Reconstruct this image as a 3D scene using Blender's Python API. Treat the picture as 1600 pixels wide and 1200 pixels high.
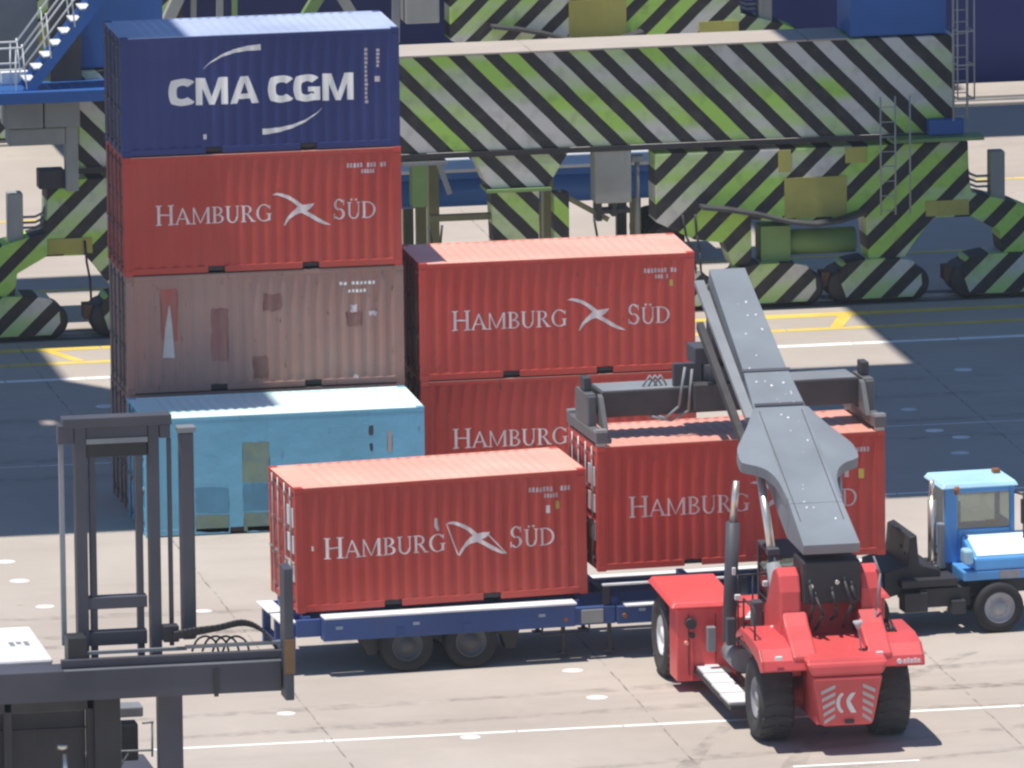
import bpy, bmesh, math, random
from mathutils import Vector, Matrix

for o in list(bpy.data.objects):
    bpy.data.objects.remove(o)
S = bpy.context.scene
COL = S.collection
R = math.radians
rnd = random.Random(7)

# ------------------------------------------------------------------ camera
PIT, ROL, YAW, FPX = R(10.8414), R(-0.65650), R(-10.33659), 19533.03
CAM = Vector((-39.207, -258.662, 53.342))
cp, sp, cr, sr = math.cos(PIT), math.sin(PIT), math.cos(ROL), math.sin(ROL)
R0, U0, F0 = Vector((1, 0, 0)), Vector((0, sp, cp)), Vector((0, cp, -sp))
Rv, Uv = cr*R0 + sr*U0, -sr*R0 + cr*U0
rz = Matrix.Rotation(YAW, 3, 'Z')
Rv, Uv, Fv = rz @ Rv, rz @ Uv, rz @ F0
cd = bpy.data.cameras.new('camera')
cam = bpy.data.objects.new('camera', cd)
COL.objects.link(cam)
cam.matrix_world = Matrix(((Rv.x, Uv.x, -Fv.x, CAM.x), (Rv.y, Uv.y, -Fv.y, CAM.y), (Rv.z, Uv.z, -Fv.z, CAM.z), (0, 0, 0, 1)))
cd.sensor_width = 36
cd.lens = FPX/1600*36
cd.clip_start = 1
cd.clip_end = 3000
S.camera = cam

# ------------------------------------------------------------------ light
SUN_SX, SUN_SY = 0.20, 0.05          # shadow shift per metre of height (towards +X, +Y)
sdir = Vector((-SUN_SX, -SUN_SY, 1)).normalized()
elev = math.asin(sdir.z)
W = bpy.data.worlds.new('World')
S.world = W
W.use_nodes = True
nt = W.node_tree
sky = nt.nodes.new('ShaderNodeTexSky')
sky.sky_type = 'NISHITA'
sky.sun_disc = False
sky.sun_elevation = elev
sky.sun_rotation = math.atan2(sdir.x, sdir.y)
sky.altitude = 0
sky.air_density = 1.0
sky.dust_density = 0.0
sky.ozone_density = 5.0
bg = nt.nodes['Background']
bg.inputs[1].default_value = 0.102
nt.links.new(sky.outputs[0], bg.inputs[0])
sl = bpy.data.lights.new('sun', 'SUN')
sl.energy = 4.5
sl.angle = R(0.5)
sl.color = (1.0, 0.95, 0.88)
sun = bpy.data.objects.new('sun', sl)
COL.objects.link(sun)
sun.rotation_euler = sdir.to_track_quat('Z', 'Y').to_euler()
S.view_settings.view_transform = 'Standard'
S.view_settings.look = 'None'
S.view_settings.exposure = 0.10
S.view_settings.gamma = 1.0
S.cycles.filter_width = 2.4
S.cycles.max_bounces = 6

def at(px, py, Y):
    """point of the plane y=Y seen at that pixel of the 1600x1200 photograph"""
    d = Fv*FPX + Rv*(px-800) + Uv*(600-py)
    return CAM + d*((Y-CAM.y)/d.y)

# ------------------------------------------------------------------ materials
MATS = {}
def nodes(name):
    m = bpy.data.materials.new(name)
    m.use_nodes = True
    t = m.node_tree
    b = t.nodes['Principled BSDF']
    return m, t, b, t.nodes.new, t.links.new

def paint(name, col, rough=0.5, dirt=0.25, dcol=(0.10, 0.085, 0.07), scale=1.2, streak=1.0, spec=0.4, metal=0.0, fade=None, bump=0.0, rust=0.0):
    """painted steel with uneven fade, vertical rain streaks and dirt"""
    m, t, b, N, L = nodes(name)
    tc = N('ShaderNodeTexCoord')
    oi = N('ShaderNodeObjectInfo')
    add = N('ShaderNodeVectorMath'); add.operation = 'MULTIPLY_ADD'
    L(oi.outputs['Random'], add.inputs[0]); add.inputs[1].default_value = (17, 9, 5)
    L(tc.outputs['Object'], add.inputs[2])
    n1 = N('ShaderNodeTexNoise'); n1.inputs['Scale'].default_value = scale; n1.inputs['Detail'].default_value = 6; n1.inputs['Roughness'].default_value = 0.65
    L(add.outputs[0], n1.inputs['Vector'])
    mp = N('ShaderNodeMapping'); mp.inputs['Scale'].default_value = (9, 9, 0.6)
    L(add.outputs[0], mp.inputs['Vector'])
    n2 = N('ShaderNodeTexNoise'); n2.inputs['Scale'].default_value = 1.0; n2.inputs['Detail'].default_value = 4
    L(mp.outputs[0], n2.inputs['Vector'])
    r1 = N('ShaderNodeMapRange'); r1.inputs[1].default_value = 0.42; r1.inputs[2].default_value = 0.78; r1.inputs[4].default_value = dirt
    L(n1.outputs[0], r1.inputs[0])
    r2 = N('ShaderNodeMapRange'); r2.inputs[1].default_value = 0.5; r2.inputs[2].default_value = 0.8; r2.inputs[4].default_value = dirt*streak
    L(n2.outputs[0], r2.inputs[0])
    mx = N('ShaderNodeMath'); mx.operation = 'MAXIMUM'
    L(r1.outputs[0], mx.inputs[0]); L(r2.outputs[0], mx.inputs[1])
    n3 = N('ShaderNodeTexNoise'); n3.inputs['Scale'].default_value = scale*0.35; n3.inputs['Detail'].default_value = 3
    L(add.outputs[0], n3.inputs['Vector'])
    fc = fade or tuple(min(1, c*1.22+0.012) for c in col)
    mf = N('ShaderNodeMix'); mf.data_type = 'RGBA'
    rf = N('ShaderNodeMapRange'); rf.inputs[1].default_value = 0.35; rf.inputs[2].default_value = 0.65
    L(n3.outputs[0], rf.inputs[0]); L(rf.outputs[0], mf.inputs[0])
    mf.inputs[6].default_value = (*col, 1); mf.inputs[7].default_value = (*fc, 1)
    md = N('ShaderNodeMix'); md.data_type = 'RGBA'
    L(mx.outputs[0], md.inputs[0]); L(mf.outputs[2], md.inputs[6]); md.inputs[7].default_value = (*dcol, 1)
    vv = N('ShaderNodeMapRange'); vv.inputs[3].default_value = 0.88; vv.inputs[4].default_value = 1.12; L(oi.outputs['Random'], vv.inputs[0])
    hs = N('ShaderNodeHueSaturation'); L(vv.outputs[0], hs.inputs['Value']); L(md.outputs[2], hs.inputs['Color'])
    out = hs.outputs[0]
    if rust:
        n4 = N('ShaderNodeTexNoise'); n4.inputs['Scale'].default_value = 7; n4.inputs['Detail'].default_value = 5; n4.inputs['Roughness'].default_value = 0.7
        mp4 = N('ShaderNodeMapping'); mp4.inputs['Scale'].default_value = (1, 1, 0.35); L(add.outputs[0], mp4.inputs['Vector']); L(mp4.outputs[0], n4.inputs['Vector'])
        r4 = N('ShaderNodeMapRange'); r4.inputs[1].default_value = 0.63; r4.inputs[2].default_value = 0.70; r4.inputs[4].default_value = rust; L(n4.outputs[0], r4.inputs[0])
        m4 = N('ShaderNodeMix'); m4.data_type = 'RGBA'; L(r4.outputs[0], m4.inputs[0]); L(out, m4.inputs[6]); m4.inputs[7].default_value = (0.11, 0.055, 0.04, 1)
        out = m4.outputs[2]
    L(out, b.inputs['Base Color'])
    rr = N('ShaderNodeMapRange'); rr.inputs[3].default_value = rough-0.08; rr.inputs[4].default_value = rough+0.15
    L(n1.outputs[0], rr.inputs[0]); L(rr.outputs[0], b.inputs['Roughness'])
    b.inputs['Specular IOR Level'].default_value = spec
    b.inputs['Metallic'].default_value = metal
    if bump:
        bp = N('ShaderNodeBump'); bp.inputs['Strength'].default_value = bump; bp.inputs['Distance'].default_value = 0.06
        L(n1.outputs[0], bp.inputs['Height']); L(bp.outputs[0], b.inputs['Normal'])
    MATS[name] = m
    return m

def stripes(name, k, period, frac=0.44, off=0.0, green=0.0):
    """black bars on light grey / green paint, slanted in the x-z plane"""
    m, t, b, N, L = nodes(name)
    tc = N('ShaderNodeTexCoord')
    sx = N('ShaderNodeSeparateXYZ'); L(tc.outputs['Object'], sx.inputs[0])
    a = N('ShaderNodeMath'); a.operation = 'MULTIPLY_ADD'
    L(sx.outputs[2], a.inputs[0]); a.inputs[1].default_value = k; L(sx.outputs[0], a.inputs[2])
    nz = N('ShaderNodeTexNoise'); nz.inputs['Scale'].default_value = 1.3; L(tc.outputs['Object'], nz.inputs[0])
    wob = N('ShaderNodeMath'); wob.operation = 'MULTIPLY_ADD'; L(nz.outputs[0], wob.inputs[0]); wob.inputs[1].default_value = 0.05; L(a.outputs[0], wob.inputs[2])
    d = N('ShaderNodeMath'); d.operation = 'DIVIDE'; L(wob.outputs[0], d.inputs[0]); d.inputs[1].default_value = period
    ao = N('ShaderNodeMath'); ao.operation = 'ADD'; L(d.outputs[0], ao.inputs[0]); ao.inputs[1].default_value = off
    f = N('ShaderNodeMath'); f.operation = 'FRACT'; L(ao.outputs[0], f.inputs[0])
    lt = N('ShaderNodeMath'); lt.operation = 'LESS_THAN'; L(f.outputs[0], lt.inputs[0]); lt.inputs[1].default_value = frac
    fl = N('ShaderNodeMath'); fl.operation = 'FLOOR'; L(ao.outputs[0], fl.inputs[0])
    cx = N('ShaderNodeCombineXYZ')
    ml = N('ShaderNodeMath'); ml.operation = 'MULTIPLY'; L(fl.outputs[0], ml.inputs[0]); ml.inputs[1].default_value = 3.71
    L(ml.outputs[0], cx.inputs[0]); L(sx.outputs[2], cx.inputs[1]); L(sx.outputs[1], cx.inputs[2])
    gn = N('ShaderNodeTexNoise'); gn.inputs['Scale'].default_value = 0.75; gn.inputs['Detail'].default_value = 3; L(cx.outputs[0], gn.inputs['Vector'])
    gr = N('ShaderNodeMapRange'); gr.inputs[1].default_value = 0.45-green; gr.inputs[2].default_value = 0.62-green; L(gn.outputs[0], gr.inputs[0])
    lc = N('ShaderNodeMix'); lc.data_type = 'RGBA'; L(gr.outputs[0], lc.inputs[0])
    lc.inputs[6].default_value = (0.64, 0.63, 0.59, 1); lc.inputs[7].default_value = (0.40, 0.67, 0.12, 1)
    mx = N('ShaderNodeMix'); mx.data_type = 'RGBA'; L(lt.outputs[0], mx.inputs[0]); L(lc.outputs[2], mx.inputs[6]); mx.inputs[7].default_value = (0.02, 0.019, 0.022, 1)
    dn = N('ShaderNodeTexNoise'); dn.inputs['Scale'].default_value = 3; dn.inputs['Detail'].default_value = 7; L(tc.outputs['Object'], dn.inputs[0])
    dr = N('ShaderNodeMapRange'); dr.inputs[1].default_value = 0.5; dr.inputs[2].default_value = 0.8; dr.inputs[4].default_value = 0.4; L(dn.outputs[0], dr.inputs[0])
    dm = N('ShaderNodeMix'); dm.data_type = 'RGBA'; L(dr.outputs[0], dm.inputs[0]); L(mx.outputs[2], dm.inputs[6]); dm.inputs[7].default_value = (0.12, 0.11, 0.08, 1)
    L(dm.outputs[2], b.inputs['Base Color'])
    b.inputs['Roughness'].default_value = 0.6
    MATS[name] = m
    return m

def concrete():
    m, t, b, N, L = nodes('concrete')
    tc = N('ShaderNodeTexCoord')
    def noise(sc, det=5, ro=0.6, vec=None):
        n = N('ShaderNodeTexNoise'); n.inputs['Scale'].default_value = sc; n.inputs['Detail'].default_value = det; n.inputs['Roughness'].default_value = ro
        L(vec or tc.outputs['Object'], n.inputs['Vector']); return n.outputs[0]
    def ramp(v, a, bb, o=1.0):
        r = N('ShaderNodeMapRange'); r.inputs[1].default_value = a; r.inputs[2].default_value = bb; r.inputs[4].default_value = o
        L(v, r.inputs[0]); return r.outputs[0]
    def mix(f, ca, cb):
        x = N('ShaderNodeMix'); x.data_type = 'RGBA'; L(f, x.inputs[0])
        for i, c in ((6, ca), (7, cb)):
            if isinstance(c, tuple): x.inputs[i].default_value = (*c, 1)
            else: L(c, x.inputs[i])
        return x.outputs[2]
    c = mix(ramp(noise(0.16, 4), 0.35, 0.65), (0.435, 0.38, 0.327), (0.505, 0.448, 0.39))
    mp = N('ShaderNodeMapping'); mp.inputs['Scale'].default_value = (0.12, 0.7, 1); L(tc.outputs['Object'], mp.inputs[0])
    c = mix(ramp(noise(1.0, 5, 0.6, mp.outputs[0]), 0.52, 0.75, 0.35), c, (0.34, 0.29, 0.255))
    c = mix(ramp(noise(5, 8, 0.75), 0.55, 0.8, 0.4), c, (0.32, 0.28, 0.25))
    c = mix(ramp(noise(0.55, 6, 0.7), 0.55, 0.72, 0.38), c, (0.60, 0.50, 0.43))
    c = mix(ramp(noise(0.42, 7, 0.72), 0.60, 0.78, 0.45), c, (0.33, 0.30, 0.28))
    c = mix(ramp(noise(0.9, 3, 0.5), 0.72, 0.76, 0.5), c, (0.22, 0.19, 0.17))
    # slab joints every 6.6 m along x and 6.0 m along y
    sx = N('ShaderNodeSeparateXYZ'); L(tc.outputs['Object'], sx.inputs[0])
    jn = noise(0.8, 3)
    last = None
    for i, off, per in ((0, 0.56, 6.58), (1, -17.55, 6.6)):
        a = N('ShaderNodeMath'); a.operation = 'SUBTRACT'; L(sx.outputs[i], a.inputs[0]); a.inputs[1].default_value = off
        w = N('ShaderNodeMath'); w.operation = 'MULTIPLY_ADD'; L(jn, w.inputs[0]); w.inputs[1].default_value = 0.10; L(a.outputs[0], w.inputs[2])
        d = N('ShaderNodeMath'); d.operation = 'DIVIDE'; L(w.outputs[0], d.inputs[0]); d.inputs[1].default_value = per
        f = N('ShaderNodeMath'); f.operation = 'PINGPONG'; L(d.outputs[0], f.inputs[0]); f.inputs[1].default_value = 0.5
        lt = N('ShaderNodeMath'); lt.operation = 'LESS_THAN'; L(f.outputs[0], lt.inputs[0]); lt.inputs[1].default_value = 0.019/per
        st = N('ShaderNodeMath'); st.operation = 'MULTIPLY'; L(lt.outputs[0], st.inputs[0])
        L(ramp(noise(2.3, 3), 0.40, 0.62, 0.75 if i == 0 else 0.45), st.inputs[1])
        c = mix(st.outputs[0], c, (0.12, 0.10, 0.09) if i == 0 else (0.62, 0.58, 0.53))
    L(c, b.inputs['Base Color'])
    b.inputs['Roughness'].default_value = 0.9
    b.inputs['Specular IOR Level'].default_value = 0.2
    bp = N('ShaderNodeBump'); bp.inputs['Strength'].default_value = 0.25; bp.inputs['Distance'].default_value = 0.02
    L(noise(14, 6, 0.7), bp.inputs['Height']); L(bp.outputs[0], b.inputs['Normal'])
    MATS['concrete'] = m
    return m

concrete()
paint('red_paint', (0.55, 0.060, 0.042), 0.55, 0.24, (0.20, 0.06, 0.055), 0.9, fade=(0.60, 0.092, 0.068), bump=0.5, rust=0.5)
paint('red_roof_sunlit', (0.86, 0.38, 0.29), 0.38, 0.18, (0.62, 0.36, 0.29), 1.3, 0.5, spec=0.5)  # faded red roof, lightened further with sun glare put into the colour
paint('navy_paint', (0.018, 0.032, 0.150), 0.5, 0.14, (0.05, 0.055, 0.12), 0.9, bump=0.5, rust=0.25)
paint('navy_roof_sunlit', (0.40, 0.46, 0.64), 0.42, 0.22, (0.32, 0.35, 0.45), 1.5, 0.6)  # navy roof far paler than its walls, strong sun painted into the tone
paint('brown_paint', (0.36, 0.185, 0.15), 0.65, 0.5, (0.25, 0.21, 0.21), 0.8, fade=(0.43, 0.26, 0.215), bump=0.5, rust=0.8)
paint('brown_roof', (0.30, 0.2, 0.16), 0.7, 0.5)
paint('brown_patch', (0.24, 0.095, 0.085), 0.6, 0.8, (0.30, 0.18, 0.15), 2)
paint('end_grey', (0.11, 0.115, 0.12), 0.5, 0.4, (0.2, 0.18, 0.16), 2)
paint('scarlet_patch', (0.44, 0.10, 0.08), 0.6, 0.8, (0.36, 0.19, 0.16), 2.5)
paint('grey_patch', (0.50, 0.47, 0.46), 0.6, 0.4, (0.25, 0.2, 0.2), 2.5)
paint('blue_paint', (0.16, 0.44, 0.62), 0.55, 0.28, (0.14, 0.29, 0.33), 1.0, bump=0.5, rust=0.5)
paint('blue_roof_sunlit', (0.66, 0.93, 0.86), 0.45, 0.25, (0.45, 0.62, 0.52), 1.2, 0.3)  # near-white roof blue, overexposed sunlight painted into the colour
paint('olive_patch', (0.20, 0.28, 0.20), 0.6, 0.8, (0.09, 0.19, 0.27), 3, 0.4)
paint('teal_patch', (0.08, 0.26, 0.40), 0.55, 0.4, (0.12, 0.18, 0.14), 3)
paint('dark_paint', (0.05, 0.05, 0.06), 0.6, 0.2)
paint('white_paint', (0.74, 0.72, 0.72), 0.55, 0.18, (0.4, 0.35, 0.33), 2.5)
paint('lettering_white', (0.72, 0.66, 0.66), 0.6, 0.45, (0.48, 0.24, 0.22), 2.2)
paint('lettering_cream', (0.80, 0.79, 0.76), 0.6, 0.15, (0.45, 0.45, 0.45), 2.2)
paint('code_white', (0.58, 0.50, 0.52), 0.6, 0.4, (0.4, 0.2, 0.2), 5)
paint('yellow_mark', (0.50, 0.40, 0.08), 0.6, 0.2)
paint('steel', (0.42, 0.42, 0.42), 0.42, 0.35, (0.18, 0.15, 0.13), 4, metal=0.6)
paint('bright_steel', (0.70, 0.66, 0.60), 0.3, 0.25, (0.3, 0.22, 0.15), 4, metal=0.8)
paint('black_rubber', (0.016, 0.016, 0.018), 0.8, 0.5, (0.035, 0.033, 0.03), 2.5, 0.0)  # tyre black, darkened further to paint in the shade under the trailer
paint('grey_rubber', (0.05, 0.05, 0.052), 0.8, 0.6, (0.13, 0.12, 0.105), 2.5, 0.0)
paint('black_steel', (0.028, 0.028, 0.032), 0.5, 0.4, (0.07, 0.06, 0.055), 2)
paint('charcoal_paint', (0.062, 0.063, 0.082), 0.5, 0.3, (0.10, 0.09, 0.08), 1.5)
paint('boom_grey', (0.215, 0.242, 0.268), 0.45, 0.22, (0.11, 0.115, 0.12), 1.4, 0.2, rust=0.15)
paint('spreader_grey', (0.045, 0.045, 0.052), 0.55, 0.35, (0.16, 0.14, 0.12), 2)
paint('plate_grey', (0.22, 0.235, 0.25), 0.5, 0.3, (0.16, 0.15, 0.14), 2)
paint('machine_red', (0.68, 0.085, 0.085), 0.38, 0.2, (0.28, 0.06, 0.05), 1.3, spec=0.5)
paint('trailer_navy', (0.03, 0.075, 0.24), 0.5, 0.35, (0.07, 0.065, 0.07), 1.6)
paint('trailer_deck', (0.80, 0.80, 0.80), 0.5, 0.2, (0.35, 0.33, 0.32), 2.5)
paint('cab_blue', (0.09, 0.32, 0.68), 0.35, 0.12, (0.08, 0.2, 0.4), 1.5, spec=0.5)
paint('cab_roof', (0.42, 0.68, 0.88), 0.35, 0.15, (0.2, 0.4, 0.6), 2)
paint('hub_grey', (0.36, 0.36, 0.38), 0.5, 0.4, (0.15, 0.14, 0.14), 5)
paint('rim_shaded', (0.06, 0.066, 0.072), 0.5, 0.4, (0.06, 0.06, 0.06), 5)  # rims darkened, deep wheel shade put into the colour
paint('crane_blue', (0.022, 0.11, 0.36), 0.5, 0.2, (0.05, 0.08, 0.16), 1.0)
paint('crane_grey', (0.30, 0.31, 0.29), 0.6, 0.3, (0.16, 0.16, 0.15), 1.5)
paint('crane_green', (0.17, 0.29, 0.10), 0.6, 0.3, (0.15, 0.2, 0.1), 1.5)
paint('crane_olive', (0.40, 0.38, 0.09), 0.6, 0.3, (0.2, 0.19, 0.08), 2)
paint('rail_white', (0.70, 0.72, 0.72), 0.5, 0.15)
paint('ship_navy', (0.012, 0.022, 0.15), 0.45, 0.2, (0.03, 0.03, 0.10), 0.4)
paint('road_white', (0.80, 0.78, 0.74), 0.7, 0.3, (0.5, 0.45, 0.4), 3, 0.2)
paint('road_yellow', (0.66, 0.47, 0.07), 0.7, 0.35, (0.45, 0.38, 0.25), 3, 0.2)
paint('trench_dark', (0.13, 0.12, 0.11), 0.8, 0.4)
paint('sea', (0.02, 0.05, 0.06), 0.1, 0.0)
paint('hood_sunlit', (0.66, 0.86, 0.93), 0.4, 0.08)  # blue hood top whitened, direct sun painted into the colour
paint('amber', (0.30, 0.10, 0.02), 0.4, 0.3)
paint('arm_brown', (0.20, 0.11, 0.045), 0.6, 0.35, (0.08, 0.06, 0.05), 3)
paint('rust', (0.13, 0.07, 0.045), 0.8, 0.4)
stripes('stripes_fall', 0.98, 0.825, 0.47, 0.30, 0.01)
stripes('stripes_rise', -1.05, 0.86, 0.46, 0.1, 0.07)
paint('post_olive', (0.16, 0.16, 0.08), 0.6, 0.4)
paint('rod_shaded', (0.13, 0.12, 0.13), 0.6, 0.4)  # locking rods darkened to paint in the shade on the stack ends
paint('lamp_pale', (0.35, 0.42, 0.5), 0.5, 0.3)
m, t, b, N, L = nodes('glass')
gt = N('ShaderNodeBsdfTransparent'); gt.inputs[0].default_value = (0.72, 0.78, 0.76, 1)
gg = N('ShaderNodeBsdfGlossy'); gg.inputs['Roughness'].default_value = 0.05
gm_ = N('ShaderNodeMixShader'); gm_.inputs[0].default_value = 0.16
L(gt.outputs[0], gm_.inputs[1]); L(gg.outputs[0], gm_.inputs[2]); L(gm_.outputs[0], t.nodes['Material Output'].inputs[0])
MATS['glass'] = m

# ------------------------------------------------------------------ mesh helpers
class MB:
    def __init__(s):
        s.v = []; s.f = []; s.sm = []; s.mi = []; s.cm = 0
    def face(s, idx, smooth=False):
        s.f.append(idx); s.sm.append(smooth); s.mi.append(s.cm)
    def add(s, vs, fs, smooth=False):
        o = len(s.v); s.v += [tuple(p) for p in vs]
        for f in fs: s.face([i+o for i in f], smooth)
        return s
    def box(s, x0, x1, y0, y1, z0, z1):
        x0, x1 = min(x0, x1), max(x0, x1); y0, y1 = min(y0, y1), max(y0, y1); z0, z1 = min(z0, z1), max(z0, z1)
        return s.add([(x0,y0,z0),(x1,y0,z0),(x1,y1,z0),(x0,y1,z0),(x0,y0,z1),(x1,y0,z1),(x1,y1,z1),(x0,y1,z1)],
              [(3,2,1,0),(4,5,6,7),(0,1,5,4),(1,2,6,5),(2,3,7,6),(3,0,4,7)])
    def hexa(s, p):
        """8 points, bottom ring then top ring"""
        return s.add(p, [(3,2,1,0),(4,5,6,7),(0,1,5,4),(1,2,6,5),(2,3,7,6),(3,0,4,7)])
    def prism(s, poly, a0, a1, axis='y'):
        """polygon in the plane across `axis`, extruded from a0 to a1"""
        n = len(poly)
        def P(p, a):
            if axis == 'y': return (p[0], a, p[1])
            if axis == 'x': return (a, p[0], p[1])
            return (p[0], p[1], a)
        vs = [P(p, a0) for p in poly] + [P(p, a1) for p in poly]
        fs = [tuple(range(n)), tuple(range(2*n-1, n-1, -1))] + [(i, i+n, (i+1) % n+n, (i+1) % n) for i in range(n)]
        return s.add(vs, fs)
    def cyl(s, p0, p1, r0, r1=None, n=20, caps=True):
        r1 = r0 if r1 is None else r1
        p0, p1 = Vector(p0), Vector(p1)
        d = (p1-p0).normalized()
        u = d.cross(Vector((0, 0, 1)) if abs(d.z) < 0.9 else Vector((1, 0, 0))).normalized()
        w = d.cross(u)
        vs = []
        for p, r in ((p0, r0), (p1, r1)):
            for i in range(n):
                a = 2*math.pi*i/n
                vs.append(p + u*(r*math.cos(a)) + w*(r*math.sin(a)))
        o = len(s.v); s.v += [tuple(p) for p in vs]
        for i in range(n):
            j = (i+1) % n
            s.face([o+i, o+i+n, o+j+n, o+j], True)
        if caps:
            s.face([o+i for i in range(n)]); s.face([o+n+i for i in range(n-1, -1, -1)])
        return s
    def tube(s, pts, r, n=8):
        for a, b in zip(pts[:-1], pts[1:]): s.cyl(a, b, r, r, n)
        return s
    def bar(s, p0, p1, w, h=None):
        """square bar between two points, w across (level), h up"""
        h = h or w
        p0, p1 = Vector(p0), Vector(p1)
        d = (p1-p0).normalized()
        u = d.cross(Vector((0, 0, 1)) if abs(d.z) < 0.95 else Vector((0, 1, 0))).normalized()*w/2
        q = u.cross(d).normalized()*h/2
        return s.hexa([p0-u-q, p0+u-q, p1+u-q, p1-u-q, p0-u+q, p0+u+q, p1+u+q, p1-u+q])
    def lathe(s, c, prof, axis='y', n=36):
        """profile (r, a) turned about axis through c"""
        c = Vector(c); o = len(s.v)
        for r, a in prof:
            for i in range(n):
                t = 2*math.pi*i/n
                if axis == 'y': s.v.append((c.x+r*math.cos(t), c.y+a, c.z+r*math.sin(t)))
                elif axis == 'x': s.v.append((c.x+a, c.y+r*math.cos(t), c.z+r*math.sin(t)))
                else: s.v.append((c.x+r*math.cos(t), c.y+r*math.sin(t), c.z+a))
        for k in range(len(prof)-1):
            for i in range(n):
                j = (i+1) % n
                s.face([o+k*n+i, o+k*n+j, o+(k+1)*n+j, o+(k+1)*n+i], True)
        return s
    def build(s, name, mat, parent=None, bevel=0.0, loc=None):
        me = bpy.data.meshes.new(name)
        me.from_pydata(s.v, [], s.f)
        for p, sm, mi in zip(me.polygons, s.sm, s.mi): p.use_smooth = sm; p.material_index = mi
        for mm in (mat if isinstance(mat, (list, tuple)) else [mat]): me.materials.append(MATS[mm])
        bm = bmesh.new(); bm.from_mesh(me)
        bmesh.ops.recalc_face_normals(bm, faces=bm.faces)
        bm.to_mesh(me); bm.free()
        o = bpy.data.objects.new(name, me)
        COL.objects.link(o)
        if parent: o.parent = parent
        if loc: o.location = loc
        if bevel:
            bv = o.modifiers.new('bevel', 'BEVEL'); bv.width = bevel; bv.segments = 2; bv.limit_method = 'ANGLE'; bv.angle_limit = R(50)
        return o

def tag(o, label=None, cat=None, group=None, kind=None):
    if label: o['label'] = label
    if cat: o['category'] = cat
    if group: o['group'] = group
    if kind: o['kind'] = kind
    return o
def thing(name, label, cat, loc, rz=0.0, group=None, tilt=0.0):
    o = bpy.data.objects.new(name, None)
    o.empty_display_size = 0.3
    COL.objects.link(o)
    o.location = loc; o.rotation_euler = (0, -tilt, rz)
    return tag(o, label, cat, group)
def share(o, parent, loc=None):
    c = o.copy(); COL.objects.link(c); c.parent = parent
    if loc is not None: c.location = loc
    return c

# ------------------------------------------------------------------ the ground
g = MB().box(-400, 500, -300, 53.2, -1.0, 0.0)
tag(g.build('ground', 'concrete'), kind='structure')
w = MB().box(-1500, 1500, 53.25, 2500, -4.2, -4.0)
tag(w.build('water', 'sea'), kind='structure')

def flat(mb, pts, z):
    mb.add([(p[0], p[1], z) for p in pts], [tuple(range(len(pts)))])
mk = MB()
def line(x0, x1, y, wd, seg=3.0):
    x = x0
    while x < x1 - 0.01:                       # worn line: slightly uneven pieces, small breaks
        e = min(x1, x + seg*rnd.uniform(0.6, 1.4))
        w0 = wd*rnd.uniform(0.85, 1.1)
        flat(mk, [(x, y-w0/2), (e-0.03, y-w0/2), (e-0.03, y+w0/2), (x, y+w0/2)], 0.004)
        x = e
line(-30, 40, -20.65, 0.16)
line(8.9, 11.45, -25.05, 0.14)
line(-40, 60, 18.35, 0.28)
line(12.6, 60, 0.92, 0.16)
line(-40, 60, 8.4, 0.06)
tag(mk.build('lane_marking', 'road_white'), kind='structure')
mk = MB()
line(-40, 60, 20.3, 0.30)
line(-40, 60, 22.05, 0.42)
for q in ([(19.2, 20.4), (19.5, 20.4), (20.1, 22), (19.75, 22)], [(1.5, 20.5), (1.75, 20.5), (1.2, 22), (0.9, 22)]):
    flat(mk, q, 0.0045)
line(-40, 60, 29.5, 0.2)
line(-40, 60, 39.0, 0.2)
tag(mk.build('rail_marking', 'road_yellow'), kind='structure')
def dots(pts):
    mb = MB()
    for x, y in pts:
        r = 0.21*rnd.uniform(0.85, 1.12)
        flat(mb, [(x + r*math.cos(a*math.pi/9)*(1+0.1*rnd.random()), y + r*math.sin(a*math.pi/9)) for a in range(18)], 0.0048)
    return mb
def gpt(px, py):
    d = Fv*FPX + Rv*(px-800) + Uv*(600-py)
    p = CAM - d*(CAM.z/d.z)
    return p.x, p.y
spots = [gpt(*p) for p in ((895,1048),(932,1090),(447,1115),(820,970),(735,1152),(70,948),(317,955),(30,908),(1420,640),(1460,673),(1500,708),(8,878),(165,618+17),(1505,578),(250,1048))]
spots += [(x, y) for x in (16.5, 19.3, -4.5) for y in (6.8,)]
tag(dots(spots).build('slot_marking', 'road_white'), kind='structure')
m, t, b, N, L = nodes('tyre_smear')
tc = N('ShaderNodeTexCoord'); nz = N('ShaderNodeTexNoise'); nz.inputs['Scale'].default_value = 2.2; nz.inputs['Detail'].default_value = 6; nz.inputs['Roughness'].default_value = 0.7
L(tc.outputs['Object'], nz.inputs['Vector'])
mr_ = N('ShaderNodeMapRange'); mr_.inputs[1].default_value = 0.42; mr_.inputs[2].default_value = 0.72; mr_.inputs[4].default_value = 0.26; L(nz.outputs[0], mr_.inputs[0])
tb = N('ShaderNodeBsdfTransparent'); ms = N('ShaderNodeMixShader'); L(mr_.outputs[0], ms.inputs[0]); L(tb.outputs[0], ms.inputs[1]); L(b.outputs[0], ms.inputs[2])
b.inputs['Base Color'].default_value = (0.07, 0.065, 0.06, 1); b.inputs['Roughness'].default_value = 0.9
L(ms.outputs[0], t.nodes['Material Output'].inputs[0]); MATS['tyre_smear'] = m
tk = MB()
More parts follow.
